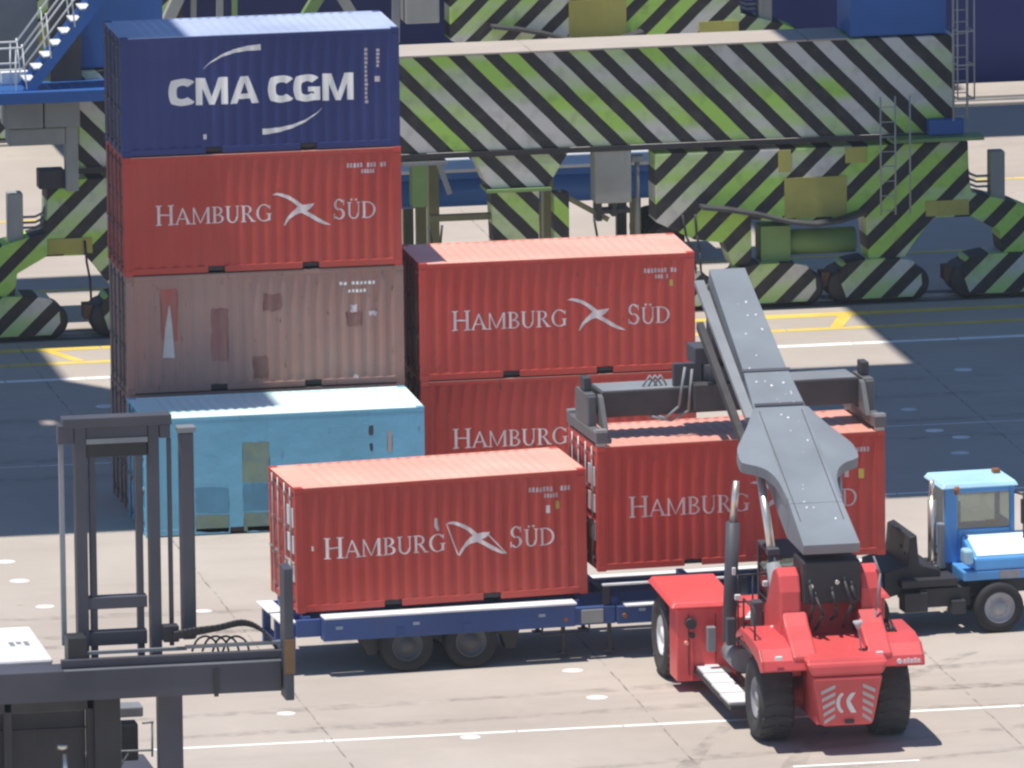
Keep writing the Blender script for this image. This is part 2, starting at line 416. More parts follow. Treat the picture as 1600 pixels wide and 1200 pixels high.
for k, (x0, y0, a0, ln, cu, gap_) in enumerate(((-8, -18.9, 0.02, 34, 0.0012, 1.9), (-9, -8.5, -0.03, 40, -0.001, 2.0), (2, -25.5, 0.10, 20, 0.004, 1.8), (6.5, -31, 1.45, 18, -0.012, 2.1), (-6, -11.8, 0.05, 14, 0.01, 2.0), (9.5, -19.2, -0.12, 16, 0.006, 1.9), (-10, 8.0, 0.0, 50, 0.0, 2.0), (-10, 12.5, 0.01, 50, 0.0, 2.0))):
    for sd in (-1, 1):
        x, y, a_ = x0-math.sin(a0)*sd*gap_/2, y0+math.cos(a0)*sd*gap_/2, a0
        n_ = int(ln/0.8); pr2 = []
        for i in range(n_+1):
            w2 = 0.19+0.05*math.sin(i*0.7+k)
            pr2.append(((x-math.sin(a_)*w2, y+math.cos(a_)*w2), (x+math.sin(a_)*w2, y-math.cos(a_)*w2)))
            x += math.cos(a_)*0.8; y += math.sin(a_)*0.8; a_ += cu*0.8*3
        for i in range(n_): flat(tk, [pr2[i][0], pr2[i][1], pr2[i+1][1], pr2[i+1][0]], 0.0022+0.0002*k+0.0001*(sd+1)/2)
tag(tk.build('tyre_mark', 'tyre_smear'), kind='structure')
tr = MB()
for y in (23.25, 24.35, 49.9, 51.0):
    tr.box(-60, 80, y-0.16, y+0.16, 0.0, 0.006)
tag(tr.build('rail_trench', 'trench_dark'), kind='structure')
tr = MB()
for y in (23.8, 50.45):
    tr.box(-60, 80, y-0.04, y+0.04, 0.0, 0.05)
tag(tr.build('crane_rail', 'steel'), kind='structure')

# ------------------------------------------------------------------ lettering as polygons (u along, v up)
def ring(cx, cy, rx, ry, a0, a1, t0, t1=None, n=18):
    """curved stroke, thickness t0 at the sides, t1 at top and bottom"""
    t1 = t0 if t1 is None else t1
    out, inn = [], []
    for i in range(n+1):
        a = R(a0+(a1-a0)*i/n); c, s_ = math.cos(a), math.sin(a)
        out.append((cx+rx*c, cy+ry*s_)); inn.append((cx+(rx-t0)*c, cy+(ry-t1)*s_))
    return [[out[i], out[i+1], inn[i+1], inn[i]] for i in range(n)]
def rc(x0, y0, x1, y1): return [[(x0, y0), (x1, y0), (x1, y1), (x0, y1)]]
def stem(x0, x1, y0=0.0, y1=1.0, top=True, bot=True):
    q = rc(x0, y0, x1, y1)
    e, h = 0.075, 0.05
    if bot: q += rc(x0-e, y0, x0, y0+h) + rc(x1, y0, x1+e, y0+h)
    if top: q += rc(x0-e, y1-h, x0, y1) + rc(x1, y1-h, x1+e, y1)
    return q
GL = {
 'H': (0.86, stem(.10,.225)+stem(.635,.76)+rc(.225,.48,.635,.54)),
 'A': (0.86, [[(.07,.05),(.135,.05),(.42,.86),(.385,1.0)],[(.385,1.0),(.42,.86),(.42,.855),(.645,.05),(.80,.05),(.44,1.0)],]+rc(.225,.32,.545,.38)+rc(.0,0,.2,.05)+rc(.58,0,.87,.05)),
 'M': (1.08, stem(.10,.165,0,1,False)+stem(.83,.965,0,1,False)+[[(.165,1),(.165,.80),(.47,.04),(.53,.04),(.30,.64)],[(.53,.04),(.53,.2),(.83,.98),(.83,.80)]]),
 'B': (0.70, stem(.10,.225)+ring(.3,.75,.27,.25,-90,90,.12,.055)+ring(.3,.26,.34,.26,-90,90,.13,.055)+rc(.225,.945,.3,1)+rc(.225,.47,.3,.52)+rc(.225,0,.3,.055)),
 'U': (0.82, stem(.10,.225,.34,1,True,False)+stem(.63,.695,.34,1,True,False)+ring(.3975,.34,.2975,.36,180,360,.12,.07)),
 'R': (0.78, stem(.10,.225)+ring(.3,.735,.29,.265,-90,90,.12,.055)+rc(.225,.945,.3,1)+rc(.225,.47,.3,.525)+[[(.30,.47),(.44,.47),(.70,.05),(.56,.05)]]+rc(.54,0,.79,.05)),
 'G': (0.92, ring(.47,.5,.42,.52,42,318,.13,.06)+rc(.67,.05,.795,.42)+rc(.60,.42,.865,.47)+[[(.74,.72),(.79,.72),(.79,.98),(.765,.98)]]),
 'S': (0.66, ring(.32,.735,.235,.285,30,265,.11,.06)+ring(.32,.26,.26,.28,88,-150,.12,.06)+[[(.50,.72),(.545,.72),(.545,1.0),(.52,1.0)],[(.07,.0),(.10,.0),(.12,.28),(.07,.28)]]),
 'D': (0.88, stem(.10,.225)+ring(.3,.5,.5,.5,-90,90,.13,.055)+rc(.225,.945,.3,1)+rc(.225,0,.3,.055)),
}
GL['Y'] = (GL['U'][0], GL['U'][1]+rc(.22,1.09,.34,1.2)+rc(.47,1.09,.59,1.2))
def word(txt, size, small, u0, u1, v0):
    """first letter at `size`, the rest at `small`; squeezed to fit u0..u1"""
    x = 0.0; out = []
    for i, ch in enumerate(txt):
        k = size if i == 0 else small
        wd, polys = GL[ch]
        for p in polys: out.append([(x+a*k, v0+b_*k) for a, b_ in p])
        x += wd*k
    f = (u1-u0)/x
    return [[(u0+a*f, b_) for a, b_ in p] for p in out]

L_, W_, H_ = 6.058, 2.438, 2.591
PER = 0.2785
XA, XB = -L_/2+0.17, L_/2-0.17
NCOR = int((XB-XA)/PER)
def corr_pts(a, b, per):
    """(pos, inward) breakpoints of a trapezoid corrugation"""
    n = max(1, int(round((b-a)/per))); p = (b-a)/n
    out = [(a, 0.0)]
    for i in range(n):
        x = a+i*p
        out += [(x+p*0.11, 0.0), (x+p*0.39, 0.028), (x+p*0.61, 0.028), (x+p*0.89, 0.0)]
    out.append((b, 0.0))
    return out
CORR = corr_pts(XA, XB, PER)
def corr(x):
    for (a, da), (b, db) in zip(CORR[:-1], CORR[1:]):
        if a <= x <= b: return da+(db-da)*(x-a)/max(1e-9, b-a)
    return 0.0
YF = -W_/2 + 0.006
def on_wall(name, polys, mat, parent, lift=0.004, flatwall=False, tol=None):
    """polygons (u from the left end, v from the base) laid on the corrugated front wall"""
    bm = bmesh.new()
    for k, p in enumerate(polys):
        vs = [bm.verts.new((u-L_/2, 0.00012*(k % 60), v)) for u, v in p]
        try: bm.faces.new(vs)
        except ValueError: pass
    bmesh.ops.triangulate(bm, faces=bm.faces)
    if not flatwall:
        xs = [v.co.x for v in bm.verts]; lo, hi = min(xs), max(xs)
        for x, d in CORR:
            if lo < x < hi:
                bmesh.ops.bisect_plane(bm, geom=bm.verts[:]+bm.edges[:]+bm.faces[:], plane_co=(x, 0, 0), plane_no=(1, 0, 0))
    for v in bm.verts:
        v.co.y = YF - lift - v.co.y + (0 if flatwall else corr(v.co.x))
    bmesh.ops.recalc_face_normals(bm, faces=bm.faces)
    for f in bm.faces:
        if f.normal.y > 0: f.normal_flip()
    me = bpy.data.meshes.new(name); bm.to_mesh(me); bm.free()
    me.materials.append(MATS[mat])
    o = bpy.data.objects.new(name, me); COL.objects.link(o); o.parent = parent
    return o

# emblem traced in photo pixels of the container on the trailer's rear, turned into metres on the wall
EMB = [[(1195,865),(1225,852),(1262,853),(1310,868),(1355,893),(1393,922),(1362,932),(1325,902),(1285,882),(1240,868)],
       [(1393,922),(1430,914),(1472,909),(1448,940),(1418,958),(1362,932)],
       [(1362,932),(1418,958),(1385,972),(1345,985),(1310,1012),(1278,1056),(1268,1056),(1288,1012),(1320,972)],
       [(1385,972),(1418,958),(1460,980),(1515,1010),(1578,1042),(1535,1040),(1480,1020),(1430,992)]]
EMB_LINE = [[(1196,868),(1204,868),(1272,1050),(1264,1050)],[(1455,930),(1462,926),(1572,1036),(1562,1036)]]
def emb(polys):
    out = []
    for p in polys:
        q = []
        for zx, zy in p:
            px, py = 400+zx/4, 600+zy/4
            u = (px-466)/452*L_
            base = 954-(px-466)*0.0775
            q.append((u, (base-py)/72.6))
        out.append(q)
    return out

# ------------------------------------------------------------------ containers
CAST = None
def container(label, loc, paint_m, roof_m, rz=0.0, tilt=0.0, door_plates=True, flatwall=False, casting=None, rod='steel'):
    global CAST
    t = thing('shipping_container', label, 'container', loc, rz, 'shipping containers', tilt)
    hx, hy = L_/2, W_/2
    b = MB()
    # corrugated long walls and right end wall
    for sgn in (-1, 1):
        z0, z1 = 0.155, H_-0.10
        pts = [(x, sgn*(hy-0.006-(d if not flatwall else 0))) for x, d in CORR]
        o = len(b.v)
        for x, y in pts: b.v += [(x, y, z0), (x, y, z1)]
        for i in range(len(pts)-1): b.face([o+2*i, o+2*i+2, o+2*i+3, o+2*i+1])
    pts = [(hx-0.012-d, y) for y, d in corr_pts(-hy+0.15, hy-0.15, 0.25)]
    o = len(b.v)
    for x, y in pts: b.v += [(x, y, 0.155), (x, y, H_-0.10)]
    for i in range(len(pts)-1): b.face([o+2*i, o+2*i+2, o+2*i+3, o+2*i+1])
    # posts, rails, sills
    for sx_ in (-1, 1):
        for sy_ in (-1, 1):
            b.box(sx_*hx, sx_*(hx-0.17), sy_*hy, sy_*(hy-0.15), 0.118, H_-0.118)
        b.box(sx_*(hx-0.004), sx_*(hx-0.12), -hy+0.15, hy-0.15, 0.02, 0.16)
        b.box(sx_*(hx-0.004), sx_*(hx-0.12), -hy+0.15, hy-0.15, H_-0.15, H_-0.012)
    for sy_ in (-1, 1):
        b.box(-hx+0.17, hx-0.17, sy_*(hy-0.002), sy_*(hy-0.06), H_-0.10, H_-0.022)
        for x0, x1 in ((-hx+0.17, -1.03-0.18), (-1.03+0.18, 1.03-0.18), (1.03+0.18, hx-0.17)):
            b.box(x0, x1, sy_*(hy-0.002), sy_*(hy-0.05), 0.02, 0.16)
    b.build('body', paint_m, t, 0.012)
    fl = MB().box(-hx+0.12, hx-0.12, -hy+0.06, hy-0.06, 0.05, 0.14)
    fl.build('floor_frame', 'black_steel', t)
    # roof with cross corrugations and plain header plates
    rf = MB()
    xs = corr_pts(-hx+0.55, hx-0.55, 0.21)
    pts = [(-hx+0.12, 0.0)] + xs + [(hx-0.12, 0.0)]
    o = len(rf.v)
    for x, d in pts: rf.v += [(x, -hy+0.06, H_-0.012-d*0.5), (x, hy-0.06, H_-0.012-d*0.5)]
    for i in range(len(pts)-1): rf.face([o+2*i, o+2*i+2, o+2*i+3, o+2*i+1])
    rf.box(-hx+0.17, hx-0.17, -hy+0.06, -hy+0.004, H_-0.0215, H_-0.008)
    rf.box(-hx+0.17, hx-0.17, hy-0.06, hy-0.004, H_-0.0215, H_-0.008)
    rf.box(-hx+0.002, -hx+0.122, -hy+0.18, hy-0.18, H_-0.011, H_-0.006)
    rf.box(hx-0.002, hx-0.122, -hy+0.18, hy-0.18, H_-0.011, H_-0.006)
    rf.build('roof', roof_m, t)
    if not CAST:
        CAST = MB().box(-0.089, 0.089, -0.081, 0.081, -0.059, 0.059).build('corner_casting', casting or paint_m, t, 0.012)
        base = CAST
        CAST.location = (-hx+0.087, -hy+0.079, 0.059)
        first = True
    else:
        first = False
    k = 0
    own = None
    for sx_ in (-1, 1):
        for sy_ in (-1, 1):
            for z in (0.059, H_-0.059):
                if first and k == 0: k += 1; own = CAST; continue
                if own is None:
                    me = CAST.data.copy(); me.materials.clear(); me.materials.append(MATS[casting or paint_m])
                    own = CAST.copy(); own.data = me; COL.objects.link(own); own.parent = t
                    own.location = (sx_*(hx-0.087), sy_*(hy-0.079), z)
                else:
                    share(own, t, (sx_*(hx-0.087), sy_*(hy-0.079), z))
                k += 1
    # doors on the left end
    for sd in (-1, 1):
        y0, y1 = sd*0.012, sd*(hy-0.15)
        a, c = min(y0, y1), max(y0, y1)
        d = MB()
        n = 5
        h = (H_-0.15-0.16)/n
        d.box(-hx+0.035, -hx+0.06, a, c, 0.165, H_-0.155)
        for i in range(n):
            d.box(-hx+0.022, -hx+0.035, a+0.06, c-0.06, 0.165+i*h+0.07, 0.165+(i+1)*h-0.07)
        do = d.build('door', paint_m, t)
        for q in (0.27, 0.76):
            y = a+(c-a)*(q if sd > 0 else 1-q)
            lr = MB().cyl((-hx-0.012, y, 0.06), (-hx-0.012, y, H_-0.05), 0.019, n=8)
            for z in (0.25, 0.9, 1.65, 2.35): lr.box(-hx-0.03, -hx+0.022, y-0.05, y+0.05, z-0.03, z+0.03)
            lr.bar((-hx-0.025, y, 1.02), (-hx-0.025, y+sd*0.3, 1.0), 0.02, 0.04)
            lr.build('locking_rod', rod, do)
        for z in (0.4, 1.0, 1.6, 2.2):
            hb = MB().box(-hx-0.004, -hx+0.03, sd*(hy-0.17), sd*(hy-0.04), z-0.06, z+0.06)
            hb.build('hinge', paint_m, do)
        if door_plates and sd < 0:
            for zz in ((1.72, 2.12), (1.18, 1.55), (0.60, 1.0)):
                for yy in ((0.40, 0.60), (0.68, 0.96)):
                    p = MB().box(-hx+0.010, -hx+0.0215, -yy[1], -yy[0], zz[0], zz[1])
                    p.build('label_plate', 'white_paint', do)
    return t

def codes(t, mat, rows):
    """rows of small unreadable marks: (u0, u1, v0, v1, n)"""
    ps = []
    for u0, u1, v0, v1, n in rows:
        for i in range(n):
            w0 = (u1-u0)/n
            if rnd.random() < 0.08: continue
            a = u0+i*w0
            ps.append([(a+w0*0.1, v0), (a+w0*0.82, v0+(v1-v0)*rnd.choice((0, 0, .1))), (a+w0*rnd.uniform(.7, .85), v1), (a+w0*rnd.uniform(.08, .25), v1-(v1-v0)*rnd.choice((0, 0, .15)))])
    on_wall('code_marking', ps, mat, t)
def shipping_name(t, du=0.0, lines=False):
    on_wall('lettering', word('HAMBURG', 0.435, 0.36, 0.57+du, 3.13+du, 1.085), 'lettering_white', t)
    on_wall('lettering', word('SYD', 0.43, 0.36, 4.43+du, 5.41+du, 1.06), 'lettering_white', t)
    e = emb(EMB + (EMB_LINE if lines else []))
    on_wall('emblem', [[(u+du, v) for u, v in p] for p in e], 'lettering_white', t)
    codes(t, 'code_white', ((4.86, 5.74, 2.17, 2.27, 12), (5.18, 5.48, 2.04, 2.13, 5)))

hx, hy = L_/2, W_/2
A0 = (0.053+hx, 2.746+hy)
B0 = (0.053+L_+0.357+hx, 2.746+hy)
cA1 = container('dark brown container on the ground under the tall stack, hidden behind the light blue one', (A0[0], A0[1], 0), 'brown_paint', 'brown_roof', door_plates=False, rod='rod_shaded')
cA2 = container('faded brown container with red and grey paint patches, second level of the tall stack', (A0[0]+0.01, A0[1], H_), 'brown_paint', 'brown_roof', door_plates=False, rod='rod_shaded')
cA3 = container('red container with white lettering directly under the navy blue one in the tall stack', (A0[0]-0.01, A0[1]-0.01, 2*H_), 'red_paint', 'red_roof_sunlit', door_plates=False, rod='rod_shaded')
cA4 = container('navy blue container with bold white lettering and two white arcs, topmost of its stack', (A0[0]-0.02, A0[1]+0.01, 3*H_), 'navy_paint', 'navy_roof_sunlit', door_plates=False, rod='rod_shaded')
cT = container('light blue container with olive repair patches standing on the ground before the tall stack', (hx, hy, 0), 'blue_paint', 'blue_roof_sunlit', flatwall=True, door_plates=False, rod='rod_shaded')
cB2 = container('upper red container of the lower stack, shadow across the left end of its roof', (B0[0], B0[1], H_), 'red_paint', 'red_roof_sunlit', door_plates=False, rod='rod_shaded')
cB1 = container('red container standing on the ground as the bottom of the lower stack, half hidden', (B0[0]+0.01, B0[1], 0), 'red_paint', 'red_roof_sunlit', door_plates=False, rod='rod_shaded')
TY = R(3.36)
def trl(x, y, z):
    """trailer-local point (origin: front left bottom corner of its rear container) to world"""
    c, s_ = math.cos(TY), math.sin(TY)
    return (0.87+c*x-s_*y, -14.47+s_*x+c*y, z)
cC = container('red container riding on the rear of the navy trailer, white plates on its door end', trl(hx, hy, 1.30), 'red_paint', 'red_roof_sunlit', TY, R(0.55))
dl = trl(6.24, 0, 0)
cD = container('red container held by the grey spreader just above the front half of the navy trailer', trl(6.24+hx, hy-0.15, 1.79), 'red_paint', 'red_roof_sunlit', TY)
for t, du in ((cA3, 0.11), (cB2, 0.12), (cB1, 0.10), (cC, 0.0), (cD, 0.08)):
    shipping_name(t, du, t is cC)
on_wall('yellow_sticker', [rc(5.42, 1.80, 5.50, 1.96)[0]], 'yellow_mark', cC)
on_wall('yellow_sticker', [rc(5.5, 1.62, 5.61, 1.82)[0]], 'yellow_mark', cD)
on_wall('yellow_sticker', [rc(5.50, 1.86, 5.57, 2.0)[0]], 'yellow_mark', cB2)
on_wall('class_mark', [rc(5.22, 1.72, 5.30, 1.88)[0]], 'code_white', cC)
on_wall('class_mark', [rc(5.20, 1.66, 5.29, 1.84)[0]], 'code_white', cD)
on_wall('paint_drip', [[(0.33, 1.27), (0.37, 1.27), (0.37, 1.36), (0.33, 1.38)], [(2.88, 1.60), (2.95, 1.50), (2.99, 1.53), (2.94, 1.66), (2.95, 1.78), (2.89, 1.78)]], 'lettering_white', cC)

# navy container: bold block lettering (built-in font, fattened) and two tapered arcs
def SQ(polys):
    """push a round stroke towards a rounded square"""
    def f(p):
        x, y = (p[0]-.48)/.5, (p[1]-.5)/.5
        rr = math.hypot(x, y); m_ = max(abs(x), abs(y), 1e-6)
        k = 1+0.42*(rr/m_-1)
        return (.48+x*k*.5, max(0, min(1, .5+y*k*.5)))
    return [[f(p) for p in q] for q in polys]
BL_ = {
 'C': (0.92, SQ(ring(.48,.5,.50,.5,40,320,.29,.25,24))),
 'G': (1.02, SQ(ring(.48,.5,.50,.5,40,320,.29,.25,24))+rc(.52,.36,.97,.54)+rc(.74,.04,.97,.37)),
 'M': (1.22, rc(.02,0,.25,1)+rc(.93,0,1.16,1)+[[(.25,1),(.25,.62),(.50,0),(.68,0),(.35,1)],[(.59,.30),(.68,0),(.93,.62),(.93,1),(.83,1)]]),
 'A': (1.04, [[(.0,0),(.25,0),(.60,1),(.37,1)],[(.52,.78),(.60,1),(.66,1),(1.03,0),(.77,0)]]+rc(.25,.17,.76,.36)),
}
def block_text(txt, u0, u1, v0, hgt, mat, parent):
    x = 0.0; out = []
    for ch in txt:
        wd, polys = BL_[ch]
        for p in polys: out.append([(x+a_, v0+b2*hgt) for a_, b2 in p])
        x += wd+0.02
        out.append(None)
    x -= 0.05
    cur = []
    for p in out:
        if p is None: on_wall('letter', cur, mat, parent); cur = []
        else: cur.append([(u0+a_/x*(u1-u0), b2) for a_, b2 in p])
block_text('CMA', 1.04, 2.98, 1.075, 0.59, 'lettering_cream', cA4)
block_text('CGM', 3.20, 5.07, 1.06, 0.59, 'lettering_cream', cA4)
def arc(pts, w):
    """tapered swoosh through pts (u, v, half width)"""
    q = []
    for (a, b_) in zip(pts[:-1], pts[1:]):
        q.append([(a[0], a[1]-a[2]), (b_[0], b_[1]-b_[2]), (b_[0], b_[1]+b_[2]), (a[0], a[1]+a[2])])
    return q
def bez(p0, p1, p2, w0, w1, n=14):
    return arc([((1-i/n)**2*p0[0]+2*i/n*(1-i/n)*p1[0]+(i/n)**2*p2[0], (1-i/n)**2*p0[1]+2*i/n*(1-i/n)*p1[1]+(i/n)**2*p2[1], w0+(w1-w0)*i/n) for i in range(n+1)], 0)
on_wall('swoosh', bez((1.79, 1.86), (2.25, 2.29), (3.05, 2.28), 0.005, 0.065), 'lettering_cream', cA4)
on_wall('swoosh', bez((3.06, 0.44), (3.90, 0.46), (4.36, 0.90), 0.065, 0.005), 'lettering_cream', cA4)
for u, v0_, v1_, n in ((5.30, 0.97, 2.2, 13), (5.56, 1.75, 2.17, 5)):
    vs = []
    for i in range(n):
        z = v0_+(v1_-v0_)*i/n
        vs += rc(u, z, u+0.05+0.02*rnd.random(), z+(v1_-v0_)/n*0.7)
    on_wall('code_marking', vs, 'code_white', cA4)
on_wall('class_mark', rc(5.52, 1.43, 5.63, 1.55), 'code_white', cA4)
on_wall('repair_dot', rc(1.77, 0.33, 1.84, 0.44), 'white_paint', cA4)

# brown container: repaint patches, streak, codes
pw = lambda px, py: ((px-196)/437*L_, (604-(px-196)*0.035-py)/71.6)
def ragged(c, n=7, amt=1.6):
    q = []
    for (ax_, ay_), (bx_, by_) in zip(c, c[1:]+c[:1]):
        for i in range(n):
            t = i/n
            q.append((ax_+(bx_-ax_)*t+rnd.uniform(-amt, amt), ay_+(by_-ay_)*t+rnd.uniform(-amt, amt)))
    return q
def prect(x0, y0, x1, y1):
    return [pw(*p) for p in ragged([(x0, y1), (x1, y1), (x1, y0), (x0, y0)])]
on_wall('paint_patch', [prect(250, 438, 277, 520)], 'scarlet_patch', cA2, 0.004)
on_wall('paint_patch', [prect(329, 470, 356, 552)], 'brown_patch', cA2, 0.004)
for q in ((412, 447, 440, 474), (394, 545, 417, 580), (542, 476, 566, 499)): on_wall('paint_patch', [prect(*q)], 'brown_patch', cA2, 0.004)
on_wall('paint_streak', [[pw(252, 546), pw(271, 546), pw(267, 490), pw(264, 462), pw(262, 470), pw(257, 500)]], 'grey_patch', cA2, 0.012)
codes(cA2, 'lettering_cream', ((4.65, 5.45, 2.20, 2.27, 9), (4.75, 5.25, 2.03, 2.10, 6)))
for q in ((549, 466, 558, 477), (578, 475, 591, 482), (552, 575, 559, 581)): on_wall('class_mark', [prect(*q)], 'code_white', cA2, 0.011)
# light blue container: repair patches
tw = lambda px, py: ((px-227)/438*L_, (839-(px-227)*0.0375-py)/73.0)
def trect(x0, y0, x1, y1):
    return [tw(*p) for p in ragged([(x0, y1), (x1, y1), (x1, y0), (x0, y0)], 6, 0.8)]
for q in ((379, 688, 421, 752), (380, 800, 421, 829), (305, 803, 356, 830)): on_wall('repair_patch', [trect(*q)], 'olive_patch', cT, 0.004, True)
for q in ((379, 754, 421, 797), (305, 760, 357, 800)): on_wall('repair_patch', [trect(*q)], 'teal_patch', cT, 0.0045, True)
for q in ((578, 663, 584, 679), (579, 692, 583, 704)): on_wall('code_marking', [trect(*q)], 'dark_paint', cT, 0.004, True)
on_wall('code_marking', [trect(606, 672, 614, 705)], 'grey_patch', cT, 0.004, True)

# ------------------------------------------------------------------ wheels
def wheel(parent, c, r, wd, axis, tyre_m, rim_m, side=-1, rimr=0.58, name='wheel', treads=0, n=40):
    """tyre with rim as sub-part, outer face on `side`"""
    h = wd/2
    t = MB().lathe(c, [(r*rimr, -h*0.8), (r*0.72, -h), (r*0.9, -h), (r*0.985, -h*0.72), (r, -h*0.35), (r, h*0.35), (r*0.985, h*0.72), (r*0.9, h), (r*0.72, h), (r*rimr, h*0.8), (r*rimr, -h*0.8)], axis, n)
    for i in range(treads):
        a = 2*math.pi*i/treads
        for s_ in (-1, 1):
            p = []
            for da, rr in ((-.05, r*0.97), (.05, r*0.97), (.05, r*1.022), (-.05, r*1.022)):
                p.append((rr, a+da+0.0))
            q = []
            for off in (0.06*s_*wd, s_*h*0.86):
                sh = 0.0 if abs(off) < 0.1*wd else 0.10
                for rr, aa in p:
                    co, si = math.cos(aa+sh)*rr, math.sin(aa+sh)*rr
                    q.append((c[0]+off, c[1]+co, c[2]+si) if axis == 'x' else (c[0]+co, c[1]+off, c[2]+si))
            t.hexa(q)
    to = t.build(name, tyre_m, parent)
    q = MB()
    s_ = side
    q.lathe(c, [(r*rimr, s_*h*0.8), (r*rimr*0.93, s_*h*0.86), (r*rimr*0.86, s_*h*0.55), (r*0.30, s_*h*0.35), (r*0.22, s_*h*0.75), (0.0, s_*h*0.8)], axis, n)
    for i in range(10):
        a = 2*math.pi*i/10
        co, si = math.cos(a)*r*0.36, math.sin(a)*r*0.36
        if axis == 'y': q.cyl((c[0]+co, c[1]+s_*h*0.30, c[2]+si), (c[0]+co, c[1]+s_*h*0.55, c[2]+si), r*0.035, n=6)
        else: q.cyl((c[0]+s_*h*0.30, c[1]+co, c[2]+si), (c[0]+s_*h*0.55, c[1]+co, c[2]+si), r*0.035, n=6)
    q.build('rim', rim_m, to)
    return to

# ------------------------------------------------------------------ trailer (local frame like trl)
tr = thing('semi_trailer', 'long navy blue terminal trailer with pale bed rails carrying the red containers', 'trailer', trl(0, 0, 0), TY)
# bed surface follows the 0.55 degree tilt of the rear container only slightly
m = MB()
for y in (0.55, 1.75): m.box(0.0, 13.0, y-0.09, y+0.09, 0.85, 1.22)
for x in (0.2, 2.6, 4.2, 5.8, 6.6, 8.6, 10.4, 12.2): m.box(x-0.07, x+0.07, -0.02, 2.44, 0.95, 1.215)
m.build('frame', 'trailer_navy', tr, 0.01)
s_ = MB()
s_.box(0.46, 5.70, -0.36, -0.02, 0.74, 1.20)
s_.box(5.72, 6.58, -0.20, -0.02, 0.72, 1.08)
s_.box(6.60, 12.2, -0.30, -0.02, 0.72, 1.08)
s_.box(0.46, 12.9, 2.46, 2.74, 0.72, 1.08)
s_.box(-0.02, 0.46, 0.0, 2.44, 0.86, 1.06)
s_.box(-0.05, 0.46, -0.1, 0.0, 0.80, 1.16)
s_.build('side_beam', 'trailer_navy', tr, 0.012)
s_ = MB()
s_.box(0.46, 5.72, -0.43, -0.03, 1.202, 1.245)
s_.box(6.75, 7.62, -0.38, -0.03, 1.082, 1.12); s_.box(8.05, 12.15, -0.38, -0.03, 1.082, 1.12)
s_.box(0.46, 12.85, 2.47, 2.74, 1.082, 1.12)
s_.build('bed_rail', 'trailer_deck', tr, 0.01)
for x0, x1 in ((6.32, 7.68), (8.0, 9.0), (9.7, 10.4), (10.8, 12.1)):
    MB().box(x0, x1, -0.20, -0.06, 1.50, 1.545).build('guide_rail', 'trailer_deck', tr, 0.01)
for x in (6.4, 7.84, 9.3, 10.6, 12.0):
    MB().box(x-0.07, x+0.07, -0.17, -0.09, 1.12, 1.499).build('guide_post', 'black_steel', tr)
s_ = MB().box(5.86, 6.32, -0.235, -0.201, 0.76, 1.04)
s_.build('tool_box', 'crane_grey', tr, 0.01)
for i, x in enumerate((0.78, 2.38, 5.0, 7.1, 9.6)):
    MB().box(x-0.07, x+0.07, -0.372, -0.361, 0.98, 1.04).build('reflector', 'lamp_pale', tr)
for x in (2.05, 3.45):
    MB().box(x-0.09, x+0.09, -0.375, -0.361, 0.76, 0.95).build('bracket', 'trailer_navy', tr, 0.01)
for x in (5.5, 6.74):
    MB().cyl((x, -0.375, 0.90), (x, -0.30, 0.90), 0.045, n=12).build('side_lamp', 'amber', tr)
# rear bumper frame
s_ = MB()
s_.box(-0.20, 0.02, 0.0, 2.44, 0.98, 1.06)
for y in (0.02, 1.2, 2.3): s_.box(-0.20, -0.04, y, y+0.14, 0.2, 0.975)
s_.box(-0.20, -0.04, 0.0, 2.44, 0.40, 0.52)
s_.build('rear_bumper', 'trailer_navy', tr, 0.012)
s_ = MB()
s_.box(-0.34, 0.0, 0.05, 1.05, 1.062, 1.09); s_.box(-0.34, 0.0, 1.2, 2.35, 1.062, 1.09)
s_.build('bumper_cap', 'trailer_deck', tr)
# mudguards, axle and wheels
WX = (2.20, 3.53)
s_ = MB()
pol = [(1.30, 0.70), (3.95+0.62, 0.70), (4.50, 0.34), (4.36, 0.36), (4.2, 0.72-0.02), (3.0, 0.66), (1.78, 0.70), (1.55, 0.36), (1.42, 0.42)]
s_.prism([(1.22, 0.735), (4.62, 0.735), (4.52, 0.30), (4.32, 0.30), (4.22, 0.60), (3.66, 0.70), (3.1, 0.60), (2.98, 0.5), (2.86, 0.60), (2.3, 0.70), (1.74, 0.60), (1.6, 0.34), (1.44, 0.34)], -0.045, 0.30)
s_.build('mudguard', 'black_steel', tr, 0.01)
for x in WX:
    for y, sd in ((-0.20, -1), (0.16, -1), (2.28, 1), (2.62, 1)):
        wheel(tr, (x, y, 0.55), 0.55, 0.30, 'y', 'black_rubber', 'rim_shaded', sd)
    MB().cyl((x, 0.0, 0.51), (x, 2.4, 0.51), 0.09).build('axle', 'black_steel', tr)
for x in (5.55, 6.52):
    for y in (0.1, 2.3):
        MB().box(x-0.035, x+0.035, y-0.05, y+0.05, 0.12, 0.72).box(x-0.10, x+0.10, y-0.10, y+0.10, 0.10, 0.12).build('landing_leg', 'black_steel', tr)
MB().tube([(5.07, -0.1, 0.72), (5.07, -0.1, 0.55), (6.05, -0.1, 0.57), (6.05, -0.1, 0.72)], 0.022).build('spare_carrier', 'black_steel', tr)
# neck to the tractor
s_ = MB().prism([(12.4, 1.30), (12.9, 1.42), (12.95, 2.0), (13.1, 2.05), (13.15, 1.42), (13.6, 1.30), (13.6, 1.05), (12.4, 0.75)], 0.35, 2.1)
s_.build('gooseneck', 'black_steel', tr, 0.02)

